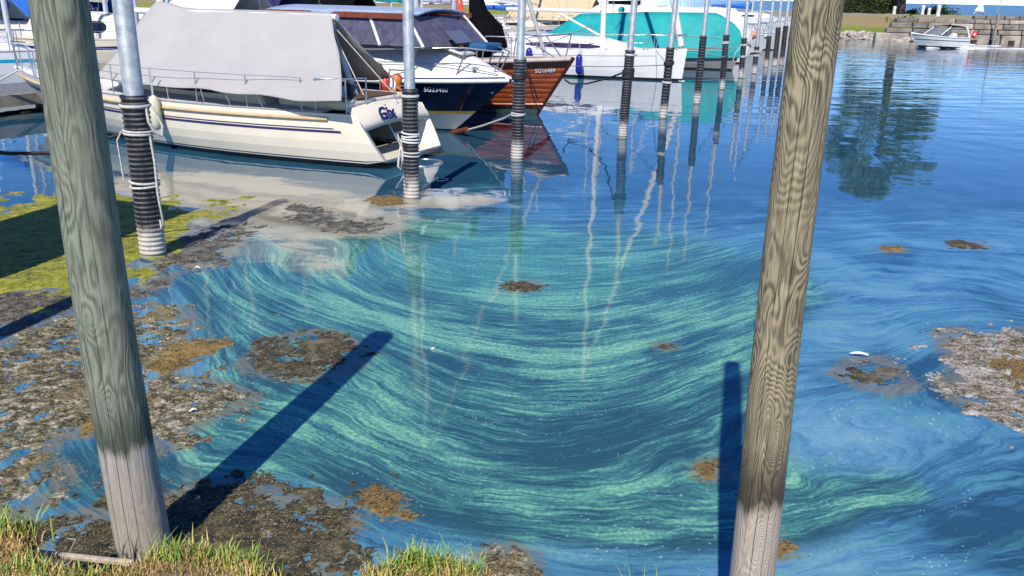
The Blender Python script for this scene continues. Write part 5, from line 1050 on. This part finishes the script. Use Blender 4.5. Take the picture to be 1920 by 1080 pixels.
rope('black line from the fourth pile to the wooden bow', [on(b4_, 137, -.1, -.03), tuple(map(float, ray(1140, 147, 20))), tuple(map(float, ray(1100, 157, 21))), tuple(map(float, ray(1070, 157, 21.4))), ww(.75, 0, .9)], .02, ROPE_K)
rope('black rope hanging over the side of the wooden bow', [ww(.05, -.75, 1.42), ww(.12, -.80, 1.2), ww(.2, -.62, .8), ww(.22, -.35, .4)], .016, ROPE_K)
rope('thin grey line from the fifth pile along the white hull', [on(b5, 122, -.1, -.03), hw_(-4.6, -1.75, .45)], .010, paint('rope_grey', (.2, .2, .2), .8), .06)
rope('diagonal grey line from the white bow rail to the fifth pile', [hw_(-.9, -.45, 1.05), on(b5, 120, .0, .1)], .010, MATS['rope_grey'])
rope('white line between the teal cover and the seventh pile', [on(b7, 82, -.1), tuple(map(float, ray(1296, 92, 31)))], .012, None, .04)
rope('white line between the seventh and eighth piles', [on(b8, 84, -.1), on(b7, 88, .1)], .014, None, .05)
rope('white rope loop hanging on the eighth pile', [on(b8, 84, -.12), on(b8, 100, -.35), on(b8, 114, -.40), on(b8, 116, -.22), on(b8, 106, -.12)], .016)
rope('white line from the sixth pile to the eighth at half height', [on(b6, 100, .1), on(b8, 106, -.1)], .012, None, .05)
# ------------------------------------------------------------------ small floating things
FE = paint('feather_white', (.82, .82, .80), .7)
def feather(label, px_, L, a):
    q = at(*px_); rr = [[(L * i / 6 * math.cos(a) - s_ * L * .11 * math.sin(math.pi * (i + .4) / 6.8) * math.sin(a), L * i / 6 * math.sin(a) + s_ * L * .11 * math.sin(math.pi * (i + .4) / 6.8) * math.cos(a), .012 + .02 * math.sin(i / 2) + .012 * (1 - abs(s_))) for s_ in (-1, 0, 1)] for i in range(7)]; o = MB().grid(rr).build('feather', FE, solid=.003); o.location = (float(q[0]), float(q[1]), .004); tag(o, label, 'feather')
feather('white feather floating right of the right wooden post', (1592, 667), .15, -.25); feather('white feather on the weed mat near the left post', (355, 778), .06, .5); feather('white feather at the tip of the weed mat by the pile shadow', (365, 506), .07, -.2)
o = MB().lathe([(.002, 0), (.015, .004), (.018, .01), (.008, .018), (.002, .02)], 10).build('foam_lump', FE); o.location = tuple(map(float, at(812, 655))); tag(o, 'single white foam lump floating right of the leaning shadow tip', 'foam')

# foam thrown up along and behind the passing motorboat
rr = []; lat = np.array([-d[1], d[0]]); dn = np.array(mO[:2])
mb = MB()
for sg in (1, -1):
    rows = []
    for i in range(26):
        u_ = i / 25; c0 = dn + d * (3.4 - 9.5 * u_) + lat * sg * (.35 + 1.5 * u_) + RNG.normal(0, .05, 2); wd = .16 * (1 - u_) + .03; rows.append([(c0[0] - lat[0] * wd, c0[1] - lat[1] * wd, .01), (c0[0], c0[1], .05 + .07 * (1 - u_) * random.random()), (c0[0] + lat[0] * wd, c0[1] + lat[1] * wd, .01)])
    mb.grid(rows)
o = mb.build('wake_foam', paint('foam_white', (.75, .78, .80), .8, var=.3, scale=8)); tag(o, 'thin white wake foam beside and behind the passing motorboat', 'foam', kind='stuff')
